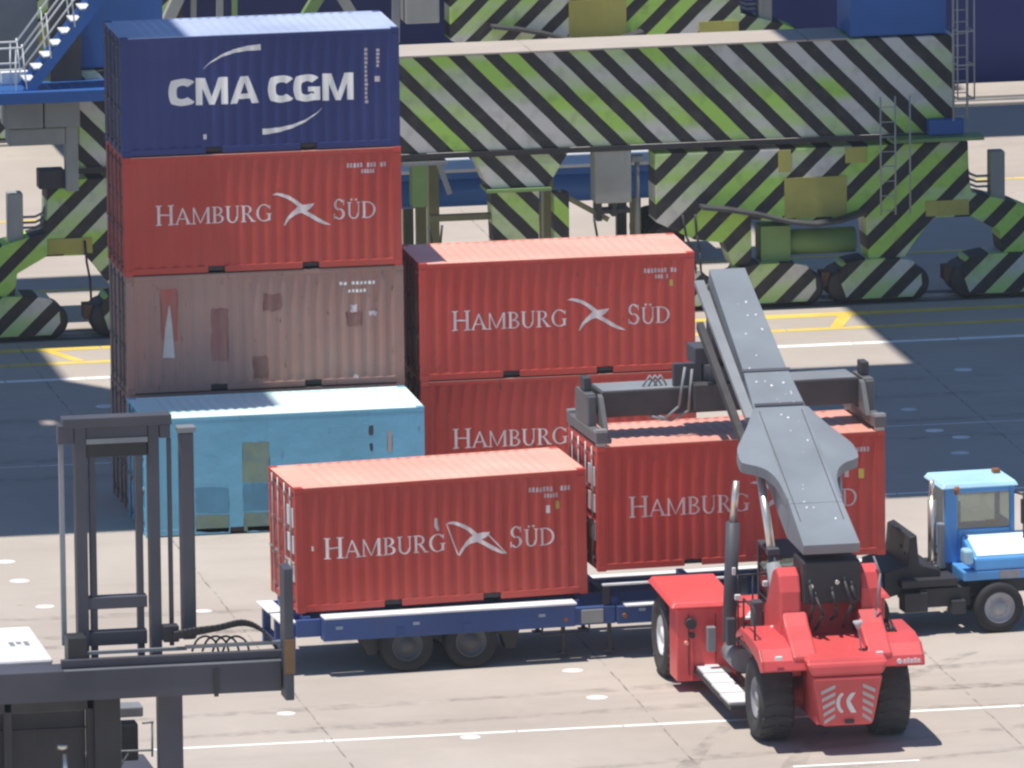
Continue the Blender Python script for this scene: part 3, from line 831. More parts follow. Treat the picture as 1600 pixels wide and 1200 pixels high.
# ------------------------------------------------------------------ terminal tractor (same frame)
tt = thing('terminal_tractor', 'bright blue terminal tractor with a glazed cab coupled to the trailer front', 'tractor', trl(14.6, 0, 0), TY)
o = 14.6
def T(x): return x-o
s_ = MB()
for y in (0.55, 1.75): s_.box(T(12.75), T(17.2), y-0.08, y+0.08, 0.72, 1.02)
s_.box(T(12.7), T(13.9), 0.1, 2.3, 1.0, 1.16)
s_.box(T(13.1), T(14.2), 0.2, 0.5, 0.55, 0.95); s_.box(T(12.75), T(13.25), 0.05, 0.5, 0.5, 0.9)
s_.box(T(13.75), T(14.05), 0.0, 0.4, 0.42, 0.7)
s_.build('chassis', 'black_steel', tt, 0.015)
MB().cyl((T(13.3), 1.2, 1.16), (T(13.3), 1.2, 1.24), 0.45).build('fifth_wheel', 'steel', tt)
for x, yy in ((14.73, (0.02,)), (11.9, (0.1, 0.42))):
    for y in yy:
        wheel(tt, (T(x), y, 0.52), 0.52, 0.30, 'y', 'black_rubber', 'hub_grey' if x > 14 else 'rim_shaded', -1, 0.62)
        wheel(tt, (T(x), 2.4-y, 0.52), 0.52, 0.30, 'y', 'black_rubber', 'hub_grey', 1, 0.62)
# front body: engine cover with sloped bright top, lower skirt
s_ = MB()
s_.prism([(T(13.98), 1.10), (T(16.9), 1.10), (T(16.9), 1.30), (T(13.98), 1.30)], -0.02, 0.5)
s_.box(T(14.0), T(16.9), 0.5, 2.3, 0.95, 1.30)
s_.build('bumper_skirt', 'cab_blue', tt, 0.03)
s_ = MB().hexa([(T(14.22), -0.02, 1.30), (T(16.6), -0.02, 1.30), (T(16.6), 1.05, 1.30), (T(14.22), 1.05, 1.30),
                (T(14.22), 0.0, 1.56), (T(16.6), 0.0, 1.56), (T(16.6), 1.05, 1.90), (T(14.22), 1.05, 1.90)])
s_.build('hood', 'cab_blue', tt, 0.05)
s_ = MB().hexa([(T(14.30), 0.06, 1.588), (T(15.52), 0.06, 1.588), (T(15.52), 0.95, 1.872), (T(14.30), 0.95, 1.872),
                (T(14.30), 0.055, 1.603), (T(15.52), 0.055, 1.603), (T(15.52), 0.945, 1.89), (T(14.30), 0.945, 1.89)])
s_.build('hood_panel', 'hood_sunlit', tt)
MB().box(T(14.75), T(15.2), -0.035, -0.021, 1.12, 1.29).build('lamp_panel', 'hub_grey', tt)
MB().box(T(14.0), T(14.2), -0.06, 0.3, 1.45, 1.75).build('fuel_cap_box', 'cab_roof', tt, 0.05)
# cab: corner posts, rear panel, sill, roof, glass, seat
cy0, cy1, cx0, cx1, cz0, cz1 = 0.95, 2.15, T(13.86), T(15.36), 1.30, 2.86
s_ = MB()
for x, wdt in ((cx0, 0.28), (cx1-0.10, 0.10)):
    for y in (cy0, cy1-0.1): s_.box(x, x+wdt, y, y+0.1, cz0, cz1)
s_.box(cx0+0.28, cx1-0.10, cy0, cy0+0.1, cz0, 1.99); s_.box(cx0+0.28, cx1-0.10, cy1-0.1, cy1, cz0, 1.9)
s_.box(cx0+0.28, cx1-0.10, cy0, cy0+0.1, cz1-0.12, cz1); s_.box(cx0+0.28, cx1-0.10, cy1-0.1, cy1, cz1-0.12, cz1)
s_.box(cx0, cx0+0.1, cy0+0.1, cy1-0.1, cz0, 2.0); s_.box(cx1-0.1, cx1, cy0+0.1, cy1-0.1, cz0, 2.05)
cab = s_.build('cab', 'cab_blue', tt, 0.02)
gl = MB()
gl.box(cx0+0.28, cx1-0.10, cy0+0.04, cy0+0.05, 1.99, cz1-0.12); gl.box(cx0+0.28, cx1-0.10, cy1-0.05, cy1-0.04, 1.9, cz1-0.12)
gl.box(cx1-0.05, cx1-0.04, cy0+0.1, cy1-0.1, 2.05, cz1); gl.box(cx0+0.04, cx0+0.05, cy0+0.1, cy1-0.1, 2.0, cz1)
gl.build('window', 'glass', cab)
MB().box(cx0+0.1, cx1+0.0, cy0+0.1, cy1-0.1, cz0, cz0+0.05).box(cx0+0.4, cx0+0.85, 1.3, 1.8, cz0+0.05, 1.85).box(cx0+0.32, cx0+0.45, 1.3, 1.8, 1.85, 2.5).build('seat', 'hub_grey', cab, 0.03)
MB().box(cx1-0.35, cx1-0.12, 1.15, 2.0, 1.6, 1.95).build('dashboard', 'black_steel', cab, 0.03)
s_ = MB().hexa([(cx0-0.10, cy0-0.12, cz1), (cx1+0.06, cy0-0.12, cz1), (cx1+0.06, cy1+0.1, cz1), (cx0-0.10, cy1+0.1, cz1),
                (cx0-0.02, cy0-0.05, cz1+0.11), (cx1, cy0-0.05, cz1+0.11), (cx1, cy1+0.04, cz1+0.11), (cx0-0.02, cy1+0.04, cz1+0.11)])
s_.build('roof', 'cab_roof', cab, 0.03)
MB().cyl((cx0+0.22, cy0-0.16, cz1-0.10), (cx0+0.22, cy0-0.16, cz1+0.06), 0.05).build('work_lamp', 'amber', cab)
MB().box(cx1-0.25, cx1-0.1, cy1-0.5, cy1-0.3, cz1+0.11, cz1+0.2).build('beacon', 'amber', cab, 0.02)
s_ = MB().cyl((cx0-0.20, cy0+0.25, 1.3), (cx0-0.20, cy0+0.25, 2.6), 0.09).cyl((cx0-0.20, cy0+0.25, 2.6), (cx0-0.20, cy0+0.25, 3.0), 0.05)
s_.build('exhaust', 'bright_steel', tt)
MB().box(cx0-0.14, cx0-0.005, cy0-0.1, cy0+0.1, 1.2, 2.15).build('air_tank', 'plate_grey', tt, 0.03)
s_ = MB().bar((cx1+0.10, cy0-0.30, 1.3), (cx1+0.10, cy0-0.30, 2.75), 0.03).box(cx1+0.06, cx1+0.14, cy0-0.38, cy0-0.22, 2.1, 2.6).bar((cx1+0.10, cy0-0.30, 2.7), (cx1, cy0, 2.7), 0.03)
s_.build('mirror', 'black_steel', tt)
hp = []
for k in range(2):
    p0, p1 = Vector((T(12.9), 0.6+0.3*k, 1.65+0.1*k)), Vector((cx0-0.05, 1.1+0.25*k, 1.6))
    hp.append([p0+(p1-p0)*i/8 - Vector((0, 0, 0.42*math.sin(math.pi*i/8)))for i in range(9)])
s_ = MB()
for h in hp: s_.tube(h, 0.018, 6)
s_.build('air_hose', 'black_steel', tt)

# ------------------------------------------------------------------ reach stacker (axis along +y)
rs = thing('reach_stacker', 'red reach stacker with long grey boom lifting a container onto the trailer', 'reach stacker', (10.15, -22.4, 0))
s_ = MB()
s_.prism([(-1.5, 0.55), (6.9, 0.55), (7.3, 0.9), (7.3, 1.35), (5.6, 1.45), (2.0, 1.35), (-1.5, 1.35)], -0.55, 0.55, 'x')
s_.build('chassis', 'machine_red', rs, 0.03)
for sx_ in (-1, 1):
    wheel(rs, (sx_*1.17, 0.0, 0.83), 0.83, 0.70, 'x', 'grey_rubber', 'hub_grey', sx_, 0.5, treads=22)
    wheel(rs, (sx_*1.88, 6.25, 0.83), 0.83, 0.60, 'x', 'grey_rubber', 'trailer_deck', sx_, 0.5, treads=22)
    wheel(rs, (sx_*1.20, 6.25, 0.83), 0.83, 0.60, 'x', 'grey_rubber', 'rim_shaded', sx_, 0.5)
MB().cyl((-1.5, 6.25, 0.83), (1.5, 6.25, 0.83), 0.28).build('front_axle', 'machine_red', rs)
MB().cyl((-0.9, 0, 0.83), (0.9, 0, 0.83), 0.22).build('rear_axle', 'machine_red', rs)
# counterweight: tapered rear block with curved top edge
YR = -1.95
cw = MB()
cw.hexa([(-0.50, YR+0.10, 0.58), (0.52, YR+0.10, 0.58), (0.56, -0.9, 0.58), (-0.56, -0.9, 0.58),
         (-0.70, YR, 1.60), (0.72, YR, 1.60), (0.62, -0.9, 1.60), (-0.62, -0.9, 1.60)])
cw.hexa([(-0.70, YR, 1.602), (0.72, YR, 1.602), (0.62, -0.85, 1.602), (-0.62, -0.85, 1.602),
         (-0.82, YR+0.04, 1.86), (0.84, YR+0.04, 1.86), (0.80, -0.85, 2.0), (-0.80, -0.85, 2.0)])
cw.build('counterweight', 'machine_red', rs, 0.07)
# rear deck sloping up to the tower
dk = MB().hexa([(-0.80, YR+0.10, 1.84), (0.82, YR+0.10, 1.84), (0.78, -0.2, 1.84), (-0.78, -0.2, 1.84),
                (-0.78, YR+0.16, 1.92), (0.80, YR+0.16, 1.92), (0.52, -0.2, 2.12), (-0.52, -0.2, 2.12)])
dk.build('engine_hood', 'machine_red', rs, 0.06)
# fenders over the rear wheels
for sx_ in (-1, 1):
    pr = [(-1.55, 1.66), (-1.48, 1.86), (-1.22, 2.06), (-0.6, 2.15), (0.55, 2.15), (1.0, 1.95), (1.05, 1.84), (0.55, 2.02), (-0.55, 2.02), (-1.12, 1.93), (-1.36, 1.76), (-1.43, 1.64)]
    f = MB().prism(pr, sx_*0.60, sx_*1.64, 'x')
    f.prism([(-1.55, 1.66), (-1.48, 1.86), (-1.22, 2.06), (-0.6, 2.148), (0.3, 2.148), (0.3, 1.95), (-0.55, 1.86), (-1.15, 1.74), (-1.38, 1.62)], sx_*1.642, sx_*1.56, 'x')
    fo = f.build('rear_fender', 'machine_red', rs, 0.03)
    if sx_ > 0:
        n_ = MB().cyl((1.12, -1.57, 1.76), (1.12, -1.535, 1.76), 0.05, n=14)
        for k in range(5): n_.box(1.20+k*0.07, 1.25+k*0.07, -1.57, -1.54, 1.72, 1.79+0.02*(k % 2))
        n_.build('name_plate', 'white_paint', fo)
# rear markings: hazard bars either side, maker's sign in the middle
def on_back(name, polys, mat):
    """polygons in (x, z) on the sloping rear face"""
    bm = MB()
    for k, p in enumerate(polys):
        bm.add([(x, YR+0.10-0.10*(z-0.58)/1.02-0.008-0.0003*k, z) for x, z in p], [tuple(range(len(p)))])
    bm.build(name, mat, rs)
hz = []
for i in range(5):
    z = 0.64+i*0.15
    hz.append([(-0.46-0.09*i/5, z), (-0.46-0.09*i/5, z+0.075), (-0.25, z+0.20), (-0.25, z+0.125)])
    hz.append([(0.48+0.09*i/5, z), (0.48+0.09*i/5, z+0.075), (0.30, z+0.20), (0.30, z+0.125)])
on_back('hazard_stripe', hz[0::2], 'grey_patch'); on_back('hazard_stripe', hz[1::2], 'grey_patch')
lg = []
for c0 in (0.0,):
    lg += [[(x-0.02, z) for x, z in p] for p in ring(0.16, 1.06, 0.22, 0.24, 118, 242, 0.075, 0.05, 12)]
    lg += ring(0.36, 1.06, 0.24, 0.24, 125, 175, 0.08, 0.05, 6)
    lg += [[(0.12, 1.09), (0.20, 1.09), (0.31, 1.26), (0.22, 1.26)], [(0.12, 1.09), (0.20, 1.09), (0.33, 0.85), (0.22, 0.85), (0.14, 0.99)]]
on_back('emblem', [[(x-0.15, z) for x, z in p] for p in lg], 'white_paint')
MB().box(-0.05, 0.13, YR+0.04, YR+0.088, 0.64, 0.71).build('tow_hitch', 'black_steel', rs)
# tower blocks that carry the boom pivot, curved shoulders down to the fenders
for sx_ in (-1, 1):
    t_ = MB().prism([(-0.42, 1.9), (-0.38, 3.0), (-0.25, 3.30), (0.05, 3.42), (0.4, 3.3), (1.0, 2.6), (1.9, 1.9), (1.9, 1.3), (-0.4, 1.3)], sx_*0.60, sx_*1.02, 'x')
    t_.build('tower_plate', 'machine_red', rs, 0.05)
    t_ = MB().prism([(-1.50, 1.93), (-1.10, 2.18), (-0.70, 2.38), (-0.424, 2.62), (-0.424, 1.80), (-1.5, 1.80)], sx_*0.50, sx_*1.0, 'x')
    t_.build('shoulder_panel', 'machine_red', rs, 0.05)
MB().box(-0.60, 0.60, 0.5, 0.6, 1.9, 3.0).build('tower_back', 'machine_red', rs)
MB().cyl((-0.59, 0.0, 3.45), (0.59, 0.0, 3.45), 0.16).build('pivot_pin', 'black_steel', rs)
MB().box(-0.58, 0.58, -0.45, 0.5, 2.75, 3.60).build('boom_foot', 'black_steel', rs, 0.04)
for k, (x, z0_, z1_, b2) in enumerate(((-0.40, 2.3, 3.25, -0.62), (-0.28, 2.15, 3.0, -0.70), (0.05, 2.35, 3.1, -0.58), (0.30, 2.2, 3.3, -0.66), (0.44, 2.5, 3.2, -0.60))):
    MB().tube([(x, -0.1, z0_), (x+0.04*(k % 3-1), -0.45, z0_+0.15), (x+0.06*(k % 2), b2, (z0_+z1_)/2), (x-0.05, -0.5, z1_-0.1), (x-0.03, -0.40, z1_)], 0.035, 8).build('hydraulic_hose', 'black_steel', rs)
for x, z in ((-0.42, 3.12), (0.1, 3.18)): MB().cyl((x, -0.52, z), (x, -0.452, z), 0.045, n=8).build('hose_fitting', 'bright_steel', rs)
# boom
P0, P1 = Vector((0, -0.51, 3.95)), Vector((0, 9.75, 7.65))
ax = (P1-P0); BL = ax.length; ax.normalize()
up = Vector((1, 0, 0)).cross(ax).normalized()
def BP(t, x, h): return P0 + ax*t + Vector((x, 0, 0)) + up*h
def boom_box(mb, t0, t1, w0, w1, h0, h1, top0=0.0, top1=0.0):
    mb.hexa([BP(t0, -w0, top0-h0), BP(t0, w0, top0-h0), BP(t1, w1, top1-h1), BP(t1, -w1, top1-h1),
             BP(t0, -w0, top0), BP(t0, w0, top0), BP(t1, w1, top1), BP(t1, -w1, top1)])
bo = MB()
boom_box(bo, 0.0, 1.6, 0.57, 0.54, 0.22, 0.80)
boom_box(bo, 1.602, 5.35, 0.54, 0.53, 0.80, 0.80)
boom_box(bo, 5.352, 6.8, 0.53, 0.46, 0.80, 0.74)
boom = bo.build('boom', 'boom_grey', rs, 0.02)
bi = MB()
boom_box(bi, 6.81, BL, 0.45, 0.375, 0.66, 0.60, -0.02, 0.0)
bi.build('inner_boom', 'boom_grey', boom, 0.015)
# side wings where the lift cylinders push
wg = [(1.75, 0.0), (2.3, 0.03), (2.62, 0.08), (2.88, 0.18), (3.06, 0.34), (3.18, 0.55), (3.3, 0.65), (3.75, 0.63), (4.15, 0.47), (4.6, 0.27), (5.0, 0.12), (5.3, 0.02)]
wg = [tuple(v)[:2] for v in (lambda P: [0.5*((2*P[i])+(P[i+1]-P[max(0,i-1)])*t+(2*P[max(0,i-1)]-5*P[i]+4*P[i+1]-P[min(len(P)-1,i+2)])*t*t+(3*P[i]-P[max(0,i-1)]-3*P[i+1]+P[min(len(P)-1,i+2)])*t*t*t) for i in range(len(P)-1) for t in (0, .25, .5, .75)]+[P[-1]])([Vector((a, b2, 0)) for a, b2 in wg])]
for sx_ in (-1, 1):
    q = MB()
    n = len(wg)
    vs_ = []
    for h in (0.004, -0.22):
        for t0, e in wg: vs_.append(BP(t0, sx_*(0.545+e), h))
        for t0, e in reversed(wg): vs_.append(BP(t0, sx_*0.50, h))
    m_ = 2*n
    fs_ = [(i, (i+1) % m_, (i+1) % m_+m_, i+m_) for i in range(m_)]
    for i in range(n-1):
        j = m_-1-i
        fs_ += [(i, i+1, j-1, j), (i+m_, j+m_, j-1+m_, i+1+m_)]
    q.add(vs_, fs_)
    q.build('side_wing', 'boom_grey', boom)
# pipe run down the left flank of the boom
pr_ = MB()
boom_box(pr_, 5.2, BL-0.2, 0.10, 0.10, 0.10, 0.10)
for v in range(len(pr_.v)): pr_.v[v] = (pr_.v[v][0]-0.62, pr_.v[v][1], pr_.v[v][2]-0.12)
for k, hh in ((0, -0.32), (1, -0.45)):
    pr_.cyl(BP(4.9, -0.56, hh), BP(BL-0.4, -0.46-0.02*k, hh), 0.05, n=10)
pr_.build('pipe_run', 'plate_grey', boom)
lr_ = MB()
boom_box(lr_, 5.0, BL-0.9, 0.07, 0.07, 0.16, 0.16)
for v in range(len(lr_.v)): lr_.v[v] = (lr_.v[v][0]-0.74, lr_.v[v][1], lr_.v[v][2]-0.62)
lr_.build('hose_tray', 'spreader_grey', boom)
# scuffs and bolts on top of the boom
sc = MB()
for k in range(34):
    t0 = rnd.uniform(0.4, BL-0.3); x = rnd.uniform(-0.34, 0.34); r = rnd.uniform(0.008, 0.024)
    c = BP(t0, x, 0.006 if t0 < 6.7 else -0.004)
    u_, v_ = ax*r*rnd.uniform(1, 2.4), Vector((r, 0, 0))
    sc.add([c-u_-v_, c-u_*0.4+v_, c+u_+v_*0.8, c+u_*0.6-v_], [(0, 1, 2, 3)])
tag(sc.build('scuff_mark', 'white_paint', boom), kind='stuff')
sm_ = MB()
for x in (-0.45, 0.42):
    boom_box(sm_, 0.9, 5.2, 0.008, 0.008, 0.004, 0.004, 0.007, 0.007)
    for v in range(len(sm_.v)-8, len(sm_.v)): sm_.v[v] = (sm_.v[v][0]+x, sm_.v[v][1], sm_.v[v][2])
sm_.build('weld_seam', 'spreader_grey', boom)
for t0 in (5.36, 6.72):
    wp = MB(); boom_box(wp, t0, t0+0.10, 0.50, 0.50, 0.02, 0.02, 0.025, 0.025); wp.build('wear_pad', 'charcoal_paint', boom, 0.005)
# lift cylinders
for sx_ in (-1, 1):
    a, b_ = Vector((sx_*0.62, 1.3, 1.9)), BP(3.3, sx_*0.78, -0.3)
    mid = a+(b_-a)*0.42
    lc = MB().cyl(a, mid, 0.15, n=20).build('lift_cylinder', 'plate_grey', rs)
    MB().cyl(mid, b_, 0.085, n=18).build('piston_rod', 'bright_steel', lc)
# operator cab between the plates
cb = MB()
c0, c1, d0, d1, e0, e1 = -0.55, 0.60, 2.6, 4.2, 1.45, 3.05
for x in (c0, c1-0.08):
    for y in (d0, d1-0.08): cb.box(x, x+0.08, y, y+0.08, e0, e1)
cb.box(c0, c1, d0, d1, e1, e1+0.08); cb.box(c0, c1, d0, d1, e0-0.05, e0)
cb.box(c0+0.08, c1-0.08, d0, d0+0.06, e0, 2.1)
cabo = cb.build('cab', 'charcoal_paint', rs, 0.02)
gm = MB()
gm.box(c0+0.02, c0+0.03, d0+0.08, d1-0.08, e0, e1); gm.box(c1-0.03, c1-0.02, d0+0.08, d1-0.08, e0, e1)
gm.box(c0+0.08, c1-0.08, d0+0.02, d0+0.03, 2.1, e1); gm.box(c0+0.08, c1-0.08, d1-0.03, d1-0.02, e0, e1)
gm.build('window', 'glass', cabo)
MB().box(-0.25, 0.3, 3.2, 3.7, e0, 1.95).box(-0.25, 0.3, 3.1, 3.22, 1.95, 2.6).build('seat', 'black_steel', cabo, 0.04)
# front left and right side tanks (behind the front wheels)
for sx_ in (-1, 1):
    b_ = MB().box(sx_*0.92, sx_*2.14, 4.55, 5.30, 0.22, 1.72)
    b_.hexa([(sx_*1.0 if sx_ > 0 else -2.26, 4.50, 1.725), (sx_*0.90 if sx_ < 0 else 2.26, 4.50, 1.725), (sx_*0.90 if sx_ < 0 else 2.26, 7.0, 1.80), (sx_*1.0 if sx_ > 0 else -2.26, 7.0, 1.80),
             (sx_*1.0 if sx_ > 0 else -2.18, 4.58, 1.84), (sx_*0.90 if sx_ < 0 else 2.18, 4.58, 1.84), (sx_*0.90 if sx_ < 0 else 2.18, 6.9, 1.92), (sx_*1.0 if sx_ > 0 else -2.18, 6.9, 1.92)])
    b_.box(sx_*1.80, sx_*1.86, 4.48, 4.55, 0.24, 1.5)
    so = b_.build('side_tank', 'machine_red', rs, 0.03)
    if sx_ < 0:
        MB().cyl((-1.86, 4.40, 1.42), (-1.86, 4.56, 1.42), 0.11, n=14).cyl((-1.84, 4.42, 1.18), (-1.84, 4.54, 1.18), 0.06, n=10).build('tail_lamp', 'black_steel', so)
        MB().cyl((-1.95, 4.44, 1.02), (-1.95, 4.55, 1.02), 0.04, n=10).build('reflector', 'red_roof_sunlit', so)
# steps, running board, hydraulic tank, air filter, handrails on the left side
rb = MB()
for k in range(4):
    rb.box(-1.80+0.02*k, -1.30, 0.95+k*0.95, 0.95+k*0.95+0.90, 0.50, 0.545)
rb.build('running_board', 'trailer_deck', rs)
MB().box(-1.78, -1.1, 0.9, 4.7, 0.38, 0.495).build('board_frame', 'black_steel', rs, 0.02)
MB().box(-1.10, -0.60, 0.95, 2.2, 0.6, 1.35).build('battery_box', 'machine_red', rs, 0.03)
MB().cyl((-1.12, 1.75, 1.42), (-0.72, 1.75, 1.42), 0.36, n=24).build('air_filter', 'black_rubber', rs)
MB().cyl((-1.12, 2.9, 0.95), (-1.12, 3.9, 0.95), 0.24, n=18).build('air_tank', 'plate_grey', rs)
MB().box(-1.42, -0.70, 2.75, 3.1, 1.30, 1.42).box(-1.25, -0.72, 3.4, 4.3, 1.35, 1.75).build('valve_box', 'machine_red', rs, 0.03)
MB().hexa([(-1.25, 2.0, 1.98), (-0.75, 2.0, 1.98), (-0.75, 2.7, 1.98), (-1.0, 2.7, 1.98), (-1.25, 2.0, 2.02), (-0.75, 2.0, 2.02), (-0.75, 2.7, 2.02), (-1.0, 2.7, 2.02)]).build('deck_plate', 'trailer_deck', rs)
ex = MB().cyl((-1.34, 3.2, 1.3), (-1.24, 3.2, 3.72), 0.14, n=16)
exo = ex.build('exhaust', 'charcoal_paint', rs)
MB().cyl((-1.24, 3.2, 3.72), (-1.16, 3.2, 4.55), 0.075, 0.065, n=14).build('tail_pipe', 'bright_steel', exo)
hr = MB()
for z in (1.75, 2.3, 2.85): hr.tube([(-1.35, 2.2, z), (-0.75, 2.2, z), (-0.75, 3.0, z)], 0.02)
for x, y in ((-1.35, 2.2), (-1.05, 2.2), (-0.75, 2.2), (-0.75, 3.0)): hr.tube([(x, y, 1.4), (x, y, 2.85)], 0.02)
hr.build('handrail', 'black_steel', rs)
MB().cyl((-0.72, 1.9, 1.6), (-0.70, 1.9, 3.30), 0.10, n=14).box(-0.82, -0.58, 1.78, 2.02, 3.30, 3.42).build('intake_pipe', 'charcoal_paint', rs)
MB().box(-1.25, -1.04, 1.2, 1.5, 1.98, 2.5).build('filter_housing', 'charcoal_paint', rs, 0.03)
lp = MB()
for x, y, z in ((-1.38, 2.1, 2.42), (-0.8, 2.15, 2.66), (-1.0, 0.4, 2.12), (-1.1, 2.3, 1.55), (-0.75, 1.1, 1.5)): lp.box(x-0.06, x+0.06, y-0.06, y+0.02, z-0.05, z+0.06)
lp.build('work_lamp', 'white_paint', rs, 0.015)
mr = MB().cyl((0.40, -1.40, 1.90), (0.34, -1.35, 2.42), 0.018, n=8).cyl((0.34, -1.35, 2.40), (0.33, -1.35, 2.56), 0.03, 0.10, n=14)
mr.build('beacon', 'hub_grey', rs)
mr = MB()
for k in range(6): mr.tube([(0.9+0.07*k, -0.6, 2.16), (0.92+0.06*k, -0.2, 2.28+0.03*(k % 2)), (0.8, 0.4, 2.2)], 0.03, 6)
mr.build('fender_hose', 'black_steel', rs)
MB().tube([(0.80, -0.5, 1.9), (0.86, -0.6, 2.6), (0.98, -0.45, 3.3), (0.9, -0.2, 3.6)], 0.022).build('hand_rail', 'plate_grey', rs)

for k, (x, y, z, h) in enumerate(((-1.42, 2.6, 1.35, 0.55), (-0.95, 2.45, 1.4, 0.8), (-1.5, 4.2, 0.9, 0.5))):
    MB().box(x-0.09, x+0.09, y-0.09, y+0.09, z, z+h).build('valve_block', ('charcoal_paint', 'black_steel', 'plate_grey')[k], rs, 0.02)
for k in range(4):
    MB().tube([(-1.15+0.08*k, 1.4, 1.3), (-1.35+0.05*k, 2.3, 1.55+0.1*k), (-1.2, 3.0, 1.3), (-1.0+0.05*k, 3.9, 1.5)], 0.03, 6).build('hydraulic_hose', 'black_steel', rs)
MB().box(-1.46, -1.40, 2.15, 2.24, 2.86, 3.0).build('mirror', 'white_paint', rs)

for x in (-1.30, 0.72):
    MB().box(x-0.07, x+0.07, YR+0.36, YR+0.42, 1.90, 1.98).build('rear_lamp_glint', 'white_paint', rs, 0.015)  # lamp blocks in white, painting in bright reflections at the rear
for q in ((-1.9, 1.0), (-1.35, 1.0)):
    MB().box(q[0], q[0]+0.012, 4.535, 4.552, 0.35, 1.6).build('panel_gap', 'black_steel', rs)
MB().tube([(-1.60, 0.4, 2.14), (-1.60, 0.4, 2.75), (-1.60, -0.7, 2.75), (-1.60, -0.7, 2.14)], 0.02).build('handrail', 'black_steel', rs)

# spreader hangs from the boom head over the lifted container
cz_ = 1.79 + H_
hd = MB()
hd.prism([(8.9, 7.0), (9.75, 7.38), (9.95, 7.2), (9.75, 6.5), (9.5, 5.95), (9.1, 5.9), (8.95, 6.4)], -0.40, 0.40, 'x')
hd.box(-0.50, -0.42, 8.9, 9.5, 5.7, 6.9)
hd.build('boom_head', 'charcoal_paint', rs, 0.03)
sc_ = Vector((dl[0], dl[1], 0))
def SP(x, y, z):
    """spreader-local (x along the container from its left end, y from its front face) to machine frame"""
    c, s2 = math.cos(TY), math.sin(TY)
    return Vector((dl[0]+c*x-s2*(y-0.15)-10.15, dl[1]+s2*x+c*(y-0.15)+22.4, z))
def sbox(mb, x0, x1, y0, y1, z0, z1):
    mb.hexa([SP(x0,y0,z0), SP(x1,y0,z0), SP(x1,y1,z0), SP(x0,y1,z0), SP(x0,y0,z1), SP(x1,y0,z1), SP(x1,y1,z1), SP(x0,y1,z1)])
sb = MB()
sbox(sb, 0.30, 5.75, 0.85, 1.75, cz_+0.42, cz_+0.95)
sbox(sb, 2.2, 3.8, 0.55, 2.0, cz_+0.50, cz_+1.05)
spr = sb.build('spreader', 'spreader_grey', rs, 0.02)
rt = MB().cyl(SP(3.0, 1.25, cz_+1.05), SP(3.0, 1.25, cz_+1.40), 0.62, n=28)
sbox(rt, 2.3, 3.6, 0.9, 1.6, cz_+1.40, cz_+1.75)
sbox(rt, 1.85, 2.45, 0.9, 1.05, cz_+0.95, cz_+1.45)
rt.build('rotator', 'charcoal_paint', spr, 0.02)
for q in ((0.35, 2.15), (3.85, 5.7)):
    tp = MB()
    sbox(tp, q[0], q[1], 0.86, 1.74, cz_+0.952, cz_+0.975)
    tp.build('beam_cover', 'plate_grey', spr)
for x0, x1, sg in ((-0.02, 0.22, 1), (L_-0.22, L_+0.02, -1)):
    eb = MB()
    sbox(eb, x0, x1, -0.02, W_+0.02, cz_+0.06, cz_+0.28)
    # upright web between end beam and main beam
    xm = (x0+x1)/2
    for ya, yb in ((0.75, 0.83), (1.77, 1.85)):
        eb.add([SP(x0+0.03, ya, cz_+0.28), SP(x1-0.03, ya, cz_+0.28), SP(x1-0.03, yb, cz_+0.28), SP(x0+0.03, yb, cz_+0.28),
                SP(x0+0.03, ya, cz_+0.9), SP(x1-0.03, ya, cz_+0.9), SP(x1-0.03, yb, cz_+0.9), SP(x0+0.03, yb, cz_+0.9)],
               [(3,2,1,0),(4,5,6,7),(0,1,5,4),(1,2,6,5),(2,3,7,6),(3,0,4,7)])
    sbox(eb, x0+0.02, x1-0.02, 0.83, 1.77, cz_+0.28, cz_+0.93)
    ebo = eb.build('end_beam', 'end_grey', spr, 0.02)
    wb = MB()
    xa, xb2 = (0.222, 0.32) if sg > 0 else (L_-0.32, L_-0.222)
    wb.hexa([SP(xa, 0.3, cz_+0.27), SP(xb2, 0.3, cz_+0.27), SP(xb2, 0.85, cz_+0.30), SP(xa, 0.85, cz_+0.30), SP(xa, 0.70, cz_+0.88), SP(xb2, 0.70, cz_+0.88), SP(xb2, 0.85, cz_+0.92), SP(xa, 0.85, cz_+0.92)])
    wb.build('gusset', 'end_grey', ebo)
    fp = MB()
    sbox(fp, x0+0.04, x1-0.04, 1.12, 1.48, cz_+0.94, cz_+1.22)
    fp.build('sheave_box', 'spreader_grey', ebo, 0.02)
    for y in (0.08, W_-0.08):
        tl = MB()
        sbox(tl, xm-0.09, xm+0.09, y-0.08, y+0.08, cz_+0.0, cz_+0.06)
        sbox(tl, xm-0.12, xm+0.12, y-0.1, y+0.1, cz_+0.282, cz_+0.34)
        tl.build('twist_lock', 'steel', ebo)
wr = MB()
for k in range(3):
    a = SP(1.25+0.12*k, 1.1, cz_+0.98); b2 = SP(1.55+0.1*k, 1.1, cz_+0.98)
    wr.tube([a, (a+b2)/2+Vector((0, 0, 0.22)), b2], 0.02, 6)
wr.tube([SP(2.05, 0.75, cz_+1.4), SP(1.9, 0.7, cz_+0.6), SP(1.6, 0.8, cz_+0.32), SP(1.3, 0.9, cz_+0.42)], 0.03, 6)
wr.tube([SP(2.2, 0.75, cz_+1.35), SP(2.1, 0.7, cz_+0.5), SP(1.75, 0.78, cz_+0.3), SP(1.45, 0.9, cz_+0.42)], 0.03, 6)
wr.build('spreader_hose', 'plate_grey', spr)

